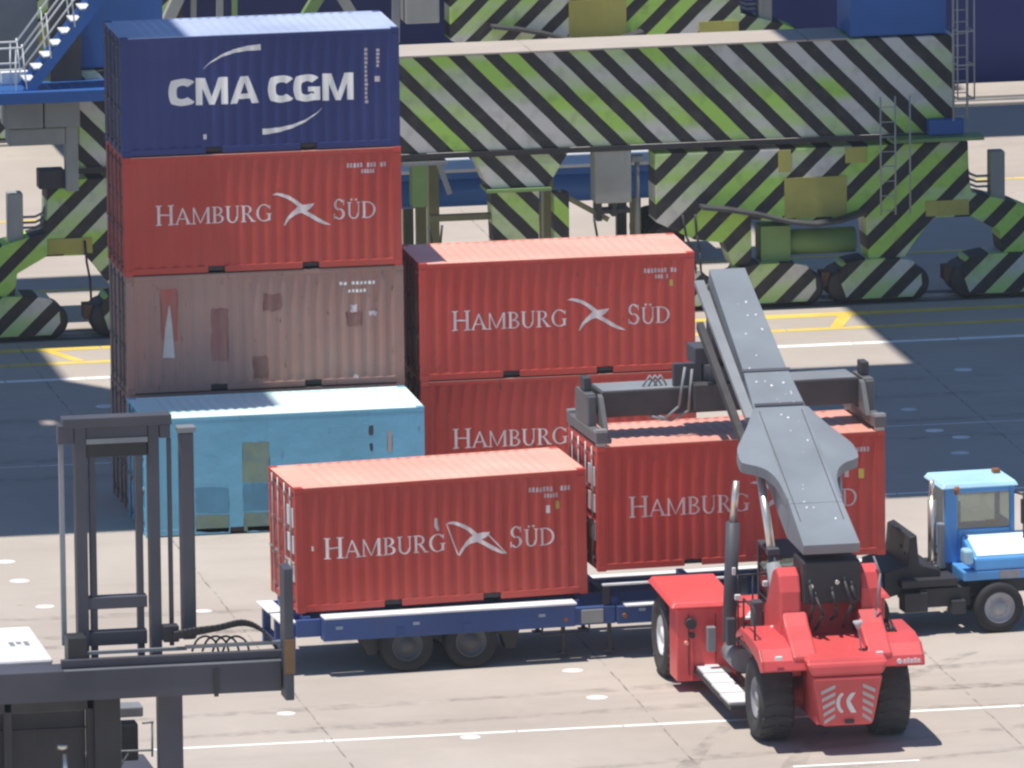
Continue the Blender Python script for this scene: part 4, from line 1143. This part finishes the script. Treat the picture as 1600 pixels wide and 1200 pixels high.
# ------------------------------------------------------------------ container handler in the near left corner
HY = -33.0
def HP(px, py, dy=0.0):
    p = at(px, py, HY+dy); return p
hb_ = at(190, 1404, HY)
ch = thing('container_handler', 'charcoal container handler with tall mast and side spreader, cut off by the left corner', 'forklift', (hb_.x, HY, 0))
def hrel(p): return Vector((p.x-hb_.x, p.y-HY, p.z))
def hbar(name, mat, x0, x1, yt, yb, dy0, dy1, parent=None, bevel=0.015):
    """upright rectangle seen between those pixels at mid height, dy0..dy1 in depth"""
    a, b2 = hrel(at(x0, yt, HY)), hrel(at(x1, yt, HY))
    c, d = hrel(at(x0, yb, HY)), hrel(at(x1, yb, HY))
    xa, xb2 = a.x, b2.x
    m = MB().box(xa, xb2, dy0, dy1, min(c.z, d.z), max(a.z, b2.z))
    return m.build(name, mat, parent or ch, bevel)
hbar('mast_upright', 'charcoal_paint', 116, 134, 664, 1082, 0.0, 0.30)
hbar('mast_upright', 'charcoal_paint', 231, 248, 662, 1082, 0.0, 0.30)
hbar('inner_upright', 'charcoal_paint', 139, 149, 690, 1082, 0.06, 0.26)
hbar('inner_upright', 'charcoal_paint', 212, 222, 690, 1082, 0.06, 0.26)
hbar('hose_tube', 'plate_grey', 92, 100, 694, 1010, 0.05, 0.15)
hbar('hose_tube', 'charcoal_paint', 261, 268, 686, 1010, 0.05, 0.13)
hbar('hoist_cylinder', 'charcoal_paint', 280, 303, 676, 1000, 0.02, 0.26, None, 0.05)
hbar('cylinder_cap', 'plate_grey', 277, 306, 668, 676, 0.0, 0.28, None, 0.02)
hbar('mast_head', 'charcoal_paint', 134.5, 230.5, 660, 686, 0.02, 0.28)
hbar('mast_cap', 'charcoal_paint', 98, 268, 655, 663, -0.02, 0.34)
hbar('head_bracket', 'charcoal_paint', 249, 266, 664, 684, 0.0, 0.28)
hbar('head_bracket', 'charcoal_paint', 90, 115, 666, 694, 0.0, 0.24)
hbar('head_strip', 'plate_grey', 134.5, 230.5, 687, 690, -0.02, 0.02, None, 0)
hbar('chain_guard', 'black_steel', 134.5, 230.5, 692, 712, 0.05, 0.25)
hbar('cross_beam', 'charcoal_paint', 134.5, 230.5, 935, 949, 0.02, 0.28)
hbar('cross_beam', 'charcoal_paint', 134.5, 230.5, 989, 1006, 0.02, 0.28)
hbar('valve_block', 'black_steel', 97, 126, 985, 1045, -0.75, -0.25)
hbar('valve_block', 'black_steel', 252, 276, 974, 998, -0.30, -0.02)
# spreader beam (in front of the mast), slide tubes, end arm
def hbeam(name, mat, xa, xb, yl, hpx, dy0, dy1, bevel=0.02, parent=None):
    """level beam; yl = pixel row of its top edge at px 230"""
    z1 = hrel(at(230, yl, HY+dy0)).z; z0 = hrel(at(230, yl+hpx, HY+dy0)).z
    x0, x1 = hrel(at(xa, yl, HY+dy0)).x, hrel(at(xb, yl, HY+dy0)).x
    return MB().box(x0, x1, dy0, dy1, z0, z1).build(name, mat, parent or ch, bevel)
sp_ = hbeam('spreader_beam', 'charcoal_paint', -120, 440, 1042, 48, -1.0, -0.32)
hbeam('slide_beam', 'charcoal_paint', 96, 442, 1026, 12, -0.85, -0.70, 0.01, sp_)
hbeam('slide_tube', 'plate_grey', 130, 292, 1014, 5, -0.6, -0.52, 0, sp_)
hbeam('slide_tube', 'plate_grey', 290, 452, 1012, 5, -0.75, -0.67, 0, sp_)
hbeam('beam_lip', 'plate_grey', 100, 440, 1041.5, 2, -1.02, -0.98, 0, sp_)
a, b2 = hrel(at(440, 885, HY-1.0)), hrel(at(457, 1090, HY-1.0))
MB().box(a.x, b2.x, -1.25, -0.70, b2.z, a.z).build('end_arm', 'charcoal_paint', sp_, 0.02)
a, b2 = hrel(at(444, 1000, HY-1.25)), hrel(at(459.5, 1052, HY-1.25))
MB().box(a.x, b2.x+0.02, -1.275, -1.251, b2.z, a.z).build('scuff_plate', 'arm_brown', sp_)
MB().box(hrel(at(334, 1060, HY-1)).x, hrel(at(341, 1060, HY-1)).x, -1.03, -1.001, hrel(at(337, 1088, HY-1)).z, hrel(at(337, 1045, HY-1)).z).build('lock_plate', 'black_steel', sp_)
def smooth(p, n=5):
    q = []
    for i in range(len(p)-1):
        p0, p1, p2, p3 = p[max(0, i-1)], p[i], p[i+1], p[min(len(p)-1, i+2)]
        for j in range(n):
            t = j/n
            q.append(0.5*((2*p1)+(p2-p0)*t+(2*p0-5*p1+4*p2-p3)*t*t+(3*p1-p0-3*p2+p3)*t*t*t))
    return q+[p[-1]]
for k in range(4):
    pts = [hrel(at(x, y, HY-0.5-0.07*k)) for x, y in ((272, 998-3*k), (300, 992-3*k), (340, 984-2*k), (378, 976-2*k), (405, 983-k), (424, 1000+k), (438, 1020))]
    hh = MB().tube(smooth(pts), 0.03, 6); hh.build('hydraulic_hose', 'black_steel', sp_)
for k in range(4):
    pts = [hrel(at(x+16*k, y, HY-0.45)) for x, y in ((300, 1018), (308, 1000), (322, 994), (336, 1002), (342, 1020))]
    hh = MB().tube(smooth(pts), 0.022, 6)
    if k < 3: hh.build('hydraulic_hose', 'black_steel', sp_)
hh.build('hydraulic_hose', 'black_steel', sp_)
# lower mast and body below the beam
hbar('outer_upright', 'black_steel', 143, 184, 1070, 1400, -0.30, 0.0)
hbar('outer_upright', 'charcoal_paint', 243, 281, 1060, 1400, -0.30, 0.0)
bb = MB()
x0, x1 = hrel(at(0, 1110, HY+1)).x, hrel(at(147, 1110, HY+1)).x
bb.box(x0-0.9, x1, 0.6, 5.2, 0.5, 2.2)
bb.box(x0-0.2, x1+1.6, 1.2, 5.4, 0.5, 1.5)
bb.build('chassis', 'charcoal_paint', ch, 0.05)
cbn = MB()
zt = hrel(at(80, 1092, HY-0.2)).z
for xx in (x0-0.9, x0-0.1, x1-0.32): cbn.box(xx, xx+0.16, -0.2, -0.02, 1.2, zt)
cbn.box(x0-0.9, x1-0.16, -0.2, -0.02, zt-0.24, zt)
cbn.box(x0-0.9, x1-0.16, -0.1, -0.02, zt-0.62, zt-0.58)
cbn.build('carriage', 'black_steel', ch, 0.02)
cbn = MB().box(x0-0.9, x1-0.3, 0.1, 0.5, 1.2, zt-0.3)
cbn.build('carriage_plate', 'black_steel', ch, 0.02)
# small parts seen in the gap between the uprights
MB().box(hrel(at(187, 1110, HY+1)).x, hrel(at(224, 1110, HY+1)).x, 1.0, 1.5, hrel(at(187, 1122, HY+1)).z, hrel(at(187, 1106, HY+1)).z).build('filter_housing', 'plate_grey', ch, 0.03)
MB().box(hrel(at(190, 1130, HY+1)).x, hrel(at(216, 1130, HY+1)).x, 1.0, 1.4, hrel(at(187, 1190, HY+1)).z, hrel(at(187, 1132, HY+1)).z).build('valve_block', 'black_steel', ch, 0.03)
hr = MB()
for pa, pb in (((184, 1174), (240, 1172)), ((238, 1130), (238, 1182)), ((222, 1130), (240, 1128)), ((188, 1198), (200, 1176))):
    hr.tube([hrel(at(*pa, HY+0.8)), hrel(at(*pb, HY+0.8))], 0.022, 6)
hr.build('handrail', 'plate_grey', ch)
MB().cyl(hrel(at(101, 1178, HY-0.35)), hrel(at(103, 1230, HY-0.35)), 0.05, n=12).cyl(hrel(at(97, 1162, HY-0.35)), hrel(at(97, 1170, HY-0.35)), 0.11, n=14).build('lift_piston', 'bright_steel', ch)
for x in (x0-0.4, x1+1.2):
    wheel(ch, (x, 1.6, 0.75), 0.75, 0.5, 'x', 'grey_rubber', 'hub_grey', -1)
    wheel(ch, (x, 4.6, 0.75), 0.75, 0.5, 'x', 'grey_rubber', 'hub_grey', -1)
# pale cab roof further left
rp = [hrel(at(*p, HY+0.3)) for p in ((-40, 1036), (83, 1029))]
zt = rp[1].z
ro = MB().box(rp[0].x-0.6, rp[1].x, 0.3, 3.3, zt-0.12, zt).build('cab_roof', 'white_paint', ch, 0.05)
cbn = MB()
for xx in (rp[0].x-0.5, rp[1].x-0.2):
    for yy in (0.4, 2.9): cbn.box(xx, xx+0.1, yy, yy+0.1, 2.2, zt-0.12)
cbn.box(rp[0].x-0.6, rp[1].x, 0.35, 3.2, zt-0.32, zt-0.122)
cbn.build('cab_frame', 'charcoal_paint', ch, 0.02)
nm = MB()
for k in range(3): nm.box(rp[1].x-0.62+0.14*k, rp[1].x-0.52+0.14*k, 1.55+0.5*(k % 2)*0.3, 1.95, zt+0.001, zt+0.004)
nm.build('roof_mark', 'plate_grey', ro)

# ------------------------------------------------------------------ ship-to-shore crane
CX = 12.25
cr_ = thing('gantry_crane', 'huge ship-to-shore crane with black, green and grey diagonal stripes on its lower beams', 'crane', (CX, 23.3, 0))
NEAR, FAR = 0.0, 27.1           # front plane of landside and waterside structure, crane-local y
def c_x(x): return x-CX
# sill beam between the landside legs
s_ = MB().box(c_x(2.12), c_x(22.85), 0.08, 1.62, 3.98, 6.26)
sbm = s_.build('sill_beam', 'stripes_fall', cr_, 0.03)
MB().box(c_x(3.95), c_x(20.3), 0.02, 1.66, 6.262, 6.30).build('walkway', 'concrete', sbm)
MB().box(c_x(1.5), c_x(22.9), 0.0, 0.06, 3.86, 3.98).build('bottom_flange', 'black_steel', sbm)
s_ = MB().box(c_x(1.55), c_x(22.85), FAR+0.08, FAR+1.62, 3.98, 6.26)
s_.build('sill_beam', 'stripes_fall', cr_, 0.03)
# corner equalizer beams (drawn for the right corner, mirrored for the left one)
EQ = [(15.68, 3.74), (23.14, 3.74), (23.16, 2.95), (23.22, 2.52), (24.25, 2.25), (24.9, 1.95), (24.9, 1.05), (23.95, 1.05), (23.88, 1.58), (23.2, 1.95), (22.3, 1.95),
      (22.0, 1.60), (21.6, 1.05), (20.75, 1.05), (20.66, 2.18), (20.25, 2.06), (19.6, 1.98), (18.84, 2.02), (18.3, 2.06), (17.95, 2.10), (17.95, 1.02), (17.5, 1.02), (17.3, 1.58), (16.6, 1.68), (15.68, 2.14)]
BOG = (15.9, 18.45, 20.98, 23.93)
PROTO = {}
def corner(y, mirror):
    X = (lambda x: c_x(x)) if not mirror else (lambda x: -c_x(x))
    e = MB().prism([(X(a), b_) for a, b_ in EQ], y+0.0, y+0.9)
    mat = 'stripes_rise'
    eo = e.build('equalizer_beam', mat, cr_, 0.02)
    p = MB()
    for q in ((18.74, 20.23, 2.10, 3.05), (22.12, 23.15, 2.0, 2.36), (18.60, 18.9, 3.2, 3.72), (20.2, 20.7, 3.35, 3.72)):
        MB().box(X(q[0]), X(q[1]), y-0.03, y-0.002, q[2], q[3]).build('bearing_plate', 'crane_olive', eo)
    # hanging cable guide: a sagging lip under the arch
    pts = [(16.7, 2.50), (17.3, 2.42), (18.0, 2.28), (18.8, 2.06), (19.4, 1.98), (20.0, 2.04), (20.6, 2.22)]
    q = MB()
    for a, b_ in zip(pts[:-1], pts[1:]): q.bar((X(a[0]), y-0.25, a[1]), (X(b_[0]), y-0.25, b_[1]), 0.5, 0.07)
    q.build('cable_guide', 'spreader_grey', eo)
    d = MB().cyl((X(18.7), y+0.45, 1.45), (X(20.5), y+0.45, 1.45), 0.30, n=18)
    d.box(X(18.2), X(18.9), y+0.1, y+0.8, 1.0, 1.9)
    d.build('drive_motor', 'crane_green', eo)
    # bogies with two wheels each
    for bx in BOG:
        key = 'bogie'
        if key not in PROTO:
            b2 = MB().prism([(-0.78, 0.12), (0.80, 0.12), (1.02, 0.40), (1.0, 0.72), (0.80, 0.98), (0.40, 1.06), (-0.40, 1.06), (-0.85, 0.98), (-0.98, 0.72), (-0.86, 0.36)], -0.12, 0.80)
            bo_ = b2.build('bogie', 'stripes_rise', cr_, 0.02)
            for wx in (-0.72, 0.72):
                wl = MB().lathe((wx*1.12, 0.52, 0.43), [(0.0, -0.55), (0.30, -0.55), (0.40, -0.52), (0.42, -0.44), (0.40, -0.1), (0.40, 0.42), (0.34, 0.5), (0.0, 0.5)], 'y', 28)
                wl.build('wheel', 'black_steel', bo_)
            bf = MB().box(-1.34, -1.14, 0.1, 0.6, 0.42, 0.75)
            bf.build('buffer', 'rust', bo_)
            PROTO[key] = bo_
            bo_.location = (X(bx), y, 0)
        else:
            s0 = PROTO[key]; nb = share(s0, cr_, (X(bx), y, 0))
            for c in s0.children: share(c, nb, c.location)
    # buffer post with loop rails at the outer end
    po = MB().box(X(23.70), X(24.05), y+0.1, y+0.5, 2.30, 3.45)
    poo = po.build('buffer_post', 'crane_grey', eo, 0.03)
    rl = MB()
    for z in (2.85, 2.72, 2.6): rl.tube([(X(23.16), y+0.3, z+0.25), (X(23.22), y+0.3, z+0.08), (X(23.4), y+0.3, z), (X(23.72), y+0.3, z)], 0.03, 8)
    rl.build('guard_rail', 'crane_grey', poo)
for y in (NEAR, FAR):
    for mi in (False, True): corner(y, mi)
# legs
for y in (NEAR, FAR):
    for x0, x1 in ((20.36, 22.66), (1.84, 4.14)):
        lg_ = MB().box(c_x(x0), c_x(x1), y+0.12, y+1.6, 6.30, 34.0)
        lg_.build('leg', 'crane_blue', cr_, 0.04)
# centre bracket, cabinet and posts under the sill beam
k_ = MB()
k_.prism([(c_x(a), b_) for a, b_ in ((11.35, 3.97), (13.7, 3.97), (13.15, 3.08), (11.72, 3.08))], 0.1, 0.8)
k_.prism([(c_x(a), b_) for a, b_ in ((11.80, 3.0), (12.95, 3.0), (12.9, 0.5), (11.9, 0.5))], 0.15, 0.75)
k_.build('centre_bracket', 'stripes_fall', cr_, 0.02)
MB().box(c_x(11.68), c_x(13.2), -0.05, 0.9, 3.0, 3.075).build('bracket_shelf', 'crane_green', cr_)
cb_ = MB().box(c_x(14.26), c_x(15.12), 0.05, 0.7, 2.62, 3.97)
cbo = cb_.build('cable_cabinet', 'crane_grey', cr_, 0.03)
q = MB().box(c_x(14.30), c_x(14.42), 0.1, 0.6, 2.2, 2.62).box(c_x(14.66), c_x(14.76), 0.1, 0.6, 2.3, 2.62).box(c_x(14.4), c_x(15.1), 0.15, 0.55, 2.36, 2.46)
q.build('cabinet_bracket', 'black_steel', cbo)
MB().cyl((c_x(15.3), 0.3, 1.6), (c_x(15.3), 0.3, 3.7), 0.06, n=10).box(c_x(15.16), c_x(15.44), 0.2, 0.45, 3.55, 3.68).build('cable_pole', 'plate_grey', cr_)
for x in (9.95, 13.3):
    MB().box(c_x(x), c_x(x+0.36), 0.2, 0.6, 0.0 if x > 12 else 2.7, 3.97 if x < 12 else 2.9).build('stay_post', 'crane_green' if x < 12 else 'stripes_fall', cr_, 0.02)
MB().box(c_x(10.4), c_x(11.9), 0.3, 0.5, 2.32, 2.46).build('cross_rail', 'post_olive', cr_)
MB().bar((c_x(13.4), 0.3, 2.9), (c_x(14.6), 0.3, 2.2), 0.12, 0.12).build('cross_rail', 'post_olive', cr_)
for x in (11.0, 13.75):
    MB().box(c_x(x), c_x(x+0.26), 4.0, 4.3, 0.0, 3.2).build('stay_post', 'post_olive', cr_, 0.02)
MB().box(c_x(9.7), c_x(10.75), -0.05, 0.5, 3.72, 3.80).bar((c_x(10.55), 0.1, 3.78), (c_x(10.82), 0.1, 3.0), 0.09, 0.12).build('step_bracket', 'plate_grey', cr_)
for x, s2 in ((10.3, 0.2), (10.6, -0.2), (14.2, 0.25), (16.3, 0.25), (16.6, 0.1), (2.2, 0.1)):
    cbl = MB().tube([(c_x(x), -0.05, 2.3), (c_x(x+s2*0.3), -0.1, 1.8), (c_x(x+s2), -0.1, 1.4), (c_x(x+s2*1.2), -0.1, 0.9)], 0.03, 6)
    cbl.build('loose_cable', 'black_steel', cr_)
# waterside uprights seen above the containers
for (xa, ya, xb, yb, w2, mt) in ((302, 22, 303, -60, .10, 'crane_grey'), (343, 20, 344, -60, .12, 'crane_grey'), (366, 20, 367, -60, .10, 'crane_green'), (252, 26, 300, -50, .22, 'crane_grey'),
                                 (470, 14, 530, -60, .22, 'crane_green'), (560, 12, 500, -60, .2, 'crane_grey'), (618, 40, 619, -60, .14, 'plate_grey')):
    pa, pb2 = at(xa, ya+26, 46.5), at(xb, yb, 46.5)
    MB().bar((pa.x-CX, 23.2, pa.z), (pb2.x-CX, 23.2, pb2.z), w2*1.3, w2*1.3).build('brace', mt, cr_)
pa, pb2 = at(632, 36, 46.5), at(684, -40, 46.5)
MB().box(pa.x-CX, pb2.x-CX, 23.0, 23.8, pa.z, pb2.z).build('cable_cabinet', 'crane_grey', cr_, 0.03)
# right end: blue platform, ladder with cage up the leg
MB().box(c_x(22.15), c_x(23.0), -0.25, 0.06, 3.95, 4.32).build('junction_box', 'crane_blue', cr_, 0.03)
MB().box(c_x(21.2), c_x(23.4), -0.6, 0.06, 3.86, 3.94).build('end_platform', 'crane_green', cr_)
ld = MB()
for x in (22.72, 23.05):
    ld.tube([(c_x(x), -0.35, 4.3), (c_x(x), -0.35, 9.5)], 0.03, 6)
for k in range(20): ld.tube([(c_x(22.72), -0.35, 4.4+0.28*k), (c_x(23.05), -0.35, 4.4+0.28*k)], 0.015, 6)
for k in range(6): ld.tube([(c_x(22.72), -0.35, 4.9+0.8*k), (c_x(22.7), -0.9, 4.9+0.8*k), (c_x(23.1), -0.9, 4.9+0.8*k), (c_x(23.05), -0.35, 4.9+0.8*k)], 0.02, 6)
for x in (22.7, 23.1): ld.tube([(c_x(x), -0.9, 4.9), (c_x(x), -0.9, 9.5)], 0.02, 6)
for x in (20.9, 21.25, 21.6):
    ld.tube([(c_x(x), -0.7, 2.2), (c_x(x), -0.7, 5.0)], 0.022, 6)
for k in range(8): ld.tube([(c_x(20.9), -0.7, 2.3+0.35*k), (c_x(21.25), -0.7, 2.3+0.35*k)], 0.014, 6)
ld.build('caged_ladder', 'crane_grey', cr_)
# left end: walkway deck, stairs with handrails
stw = MB().box(c_x(-1.2), c_x(2.86), -1.4, 0.05, 5.78, 6.06)
dk_ = stw.build('platform', 'crane_blue', cr_, 0.02)
MB().box(c_x(-2.5), c_x(1.45), 1.7, 3.6, 6.06, 12.0).build('switch_house', 'plate_grey', cr_, 0.03)
MB().box(c_x(1.46), c_x(2.2), -0.1, 0.1, 6.07, 8.2).build('leg_panel', 'spreader_grey', cr_, 0.02)
pb = MB().box(c_x(0.35), c_x(1.22), -0.5, 0.4, 5.06, 5.70).box(c_x(1.25), c_x(2.08), -0.5, 0.4, 5.06, 5.70)
pb.build('end_box', 'crane_grey', cr_, 0.03)
MB().box(c_x(0.45), c_x(1.75), -0.3, 0.4, 4.62, 5.02).build('end_box', 'crane_grey', cr_, 0.03)
MB().box(c_x(1.76), c_x(2.06), -0.25, 0.05, 3.5, 5.04).build('cable_duct', 'crane_grey', cr_, 0.03)
MB().box(c_x(1.15), c_x(1.75), -0.1, 0.35, 3.55, 4.0).build('terminal_box', 'spreader_grey', cr_, 0.03)
stp = MB()
s0, s1 = Vector((c_x(0.75), -0.75, 6.0)), Vector((c_x(3.6), -0.75, 9.5))
for yy in (-1.2, -0.35):
    stp.bar((s0.x, yy, s0.z), (s1.x, yy, s1.z), 0.06, 0.24)
sto = stp.build('stair', 'crane_blue', cr_)
tdm = MB()
for i in range(13):
    p = s0+(s1-s0)*((i+0.6)/13)
    tdm.box(p.x-0.16, p.x+0.10, -1.17, -0.38, p.z+0.10, p.z+0.135)
tdm.build('stair_tread', 'rail_white', sto)
hr = MB()
for yy in (-1.22, -0.33):
    for h in (0.55, 1.05):
        hr.tube([(c_x(-1.2), yy, 6.0+h), (s0.x-0.1, yy, s0.z+h+0.02), (s1.x-0.1, yy, s1.z+h+0.15)], 0.024, 6)
    for i in range(6):
        p = s0+(s1-s0)*(i/5)
        hr.tube([(p.x, yy, p.z+0.1), (p.x-0.1, yy, p.z+1.15)], 0.02, 6)
    for x in (-1.1, -0.3, 0.5): hr.tube([(c_x(x), yy, 6.06), (c_x(x), yy, 7.05)], 0.02, 6)
hr.build('handrail', 'rail_white', sto)
MB().box(c_x(0.30), c_x(0.95), -0.30, 0.04, 6.06, 6.35).build('lamp_box', 'rail_white', dk_, 0.03)
# unseen boxes added for the upper works, shaped to throw the broad lane shadows
up_ = MB()
HZ = 34.0
def shadow_box(mb, gx0, gx1, gy0, gy1):
    """box at height HZ whose shadow covers that patch of ground"""
    mb.box(c_x(gx0-SUN_SX*HZ), c_x(gx1-SUN_SX*HZ), gy0-SUN_SY*HZ-23.3, gy1-SUN_SY*HZ-23.3, HZ, HZ+3.5)
shadow_box(up_, 16.2, 44.0, 0.45, 15.5); shadow_box(up_, 20.05, 44.0, 15.5, 30.0)
shadow_box(up_, 26.0, 60.0, 45.0, 49.6); shadow_box(up_, 20.05, 60.0, 30.0, 35.0)
up_.build('shadow_caster_right', 'crane_blue', cr_)
up_ = MB()
fl_ = [gpt(22, 664), gpt(84, 661)]
fy, fx0, fx1 = fl_[0][1], fl_[0][0], fl_[1][0]  # slot kept open so a small sun fleck reaches the ground
shadow_box(up_, -26.0, 2.9, 0.85, fy-0.35); shadow_box(up_, -26.0, fx0, fy-0.35, fy+0.35); shadow_box(up_, fx1, 2.9, fy-0.35, fy+0.35); shadow_box(up_, -26.0, 2.9, fy+0.35, 15.4)
pl = [(-26, 15.4), (2.2, 15.4), (1.5, 16.3), (0.3, 18.0), (0.3, 32.0), (-26, 32.0)]
up_.prism([(c_x(a-SUN_SX*HZ), b_-SUN_SY*HZ-23.3) for a, b_ in pl], HZ, HZ+3.5, 'z')
up_.build('shadow_caster_left', 'crane_blue', cr_)
up_ = MB().box(c_x(-34), c_x(40), 4.0, 6.0, HZ+3.6, HZ+6)
up_.build('cross_girder', 'crane_blue', cr_)
# sill-level beams joining landside and waterside legs
for x in (2.6, 21.1):
    MB().box(c_x(x), c_x(x+1.2), 1.63, FAR+0.1, 13.5, 15.5).build('tie_beam', 'crane_blue', cr_)

# ------------------------------------------------------------------ trailer parked under the crane
pt = thing('trailer_chassis', 'empty blue trailer chassis with pale deck parked under the striped crane', 'trailer', (14.6, 31.0, 0))
MB().box(-3.9, 3.6, -1.15, -0.9, 2.2, 2.36).box(-3.9, 3.6, 0.9, 1.15, 1.55, 2.36).box(-3.8, 3.5, -0.88, 0.88, 2.0, 2.3).build('frame', 'crane_blue', pt, 0.02)
MB().cyl((-3.9, -0.75, 1.93), (3.6, -0.75, 1.95), 0.46, n=28).build('air_tank', 'crane_blue', pt)
MB().box(-3.9, -1.9, -1.18, 1.18, 2.362, 2.44).box(-0.6, 3.6, -1.18, 1.18, 2.362, 2.44).build('deck', 'rail_white', pt)
for x in (-3.3, -0.3, 1.9):
    for y in (-0.9, 0.9): MB().box(x-0.12, x+0.12, y-0.1, y+0.1, 0.0, 1.99 if abs(y) < 0.85 else 1.55).build('landing_leg', 'post_olive', pt)
for x in (2.6,):
    for y, sd in ((-0.85, -1), (0.85, 1)): wheel(pt, (x, y, 0.5), 0.5, 0.3, 'y', 'black_rubber', 'rim_shaded', sd)

# ------------------------------------------------------------------ ship behind the quay
sh = thing('ship', 'dark navy ship hull lying along the quay behind the crane', 'ship', (40, 60, -4))
MB().prism([(-80, -3), (80, -3), (86, 16), (-86, 16)], -5.6, 22).build('hull', 'ship_navy', sh)
MB().box(-84, 84, -5.4, 21.8, 16.02, 16.2).build('deck', 'crane_grey', sh)

# ------------------------------------------------------------------ thin sunlit haze over the harbour
m = bpy.data.materials.new('haze'); m.use_nodes = True
t = m.node_tree
t.nodes.remove(t.nodes['Principled BSDF'])
v = t.nodes.new('ShaderNodeVolumePrincipled')
v.inputs['Color'].default_value = (0.86, 0.92, 1.0, 1)
v.inputs['Density'].default_value = 0.00011
t.links.new(v.outputs[0], t.nodes['Material Output'].inputs['Volume'])
MATS['haze'] = m
tag(MB().box(-1600, 1600, -420, 2600, -11, 60).build('haze', 'haze'), kind='stuff')
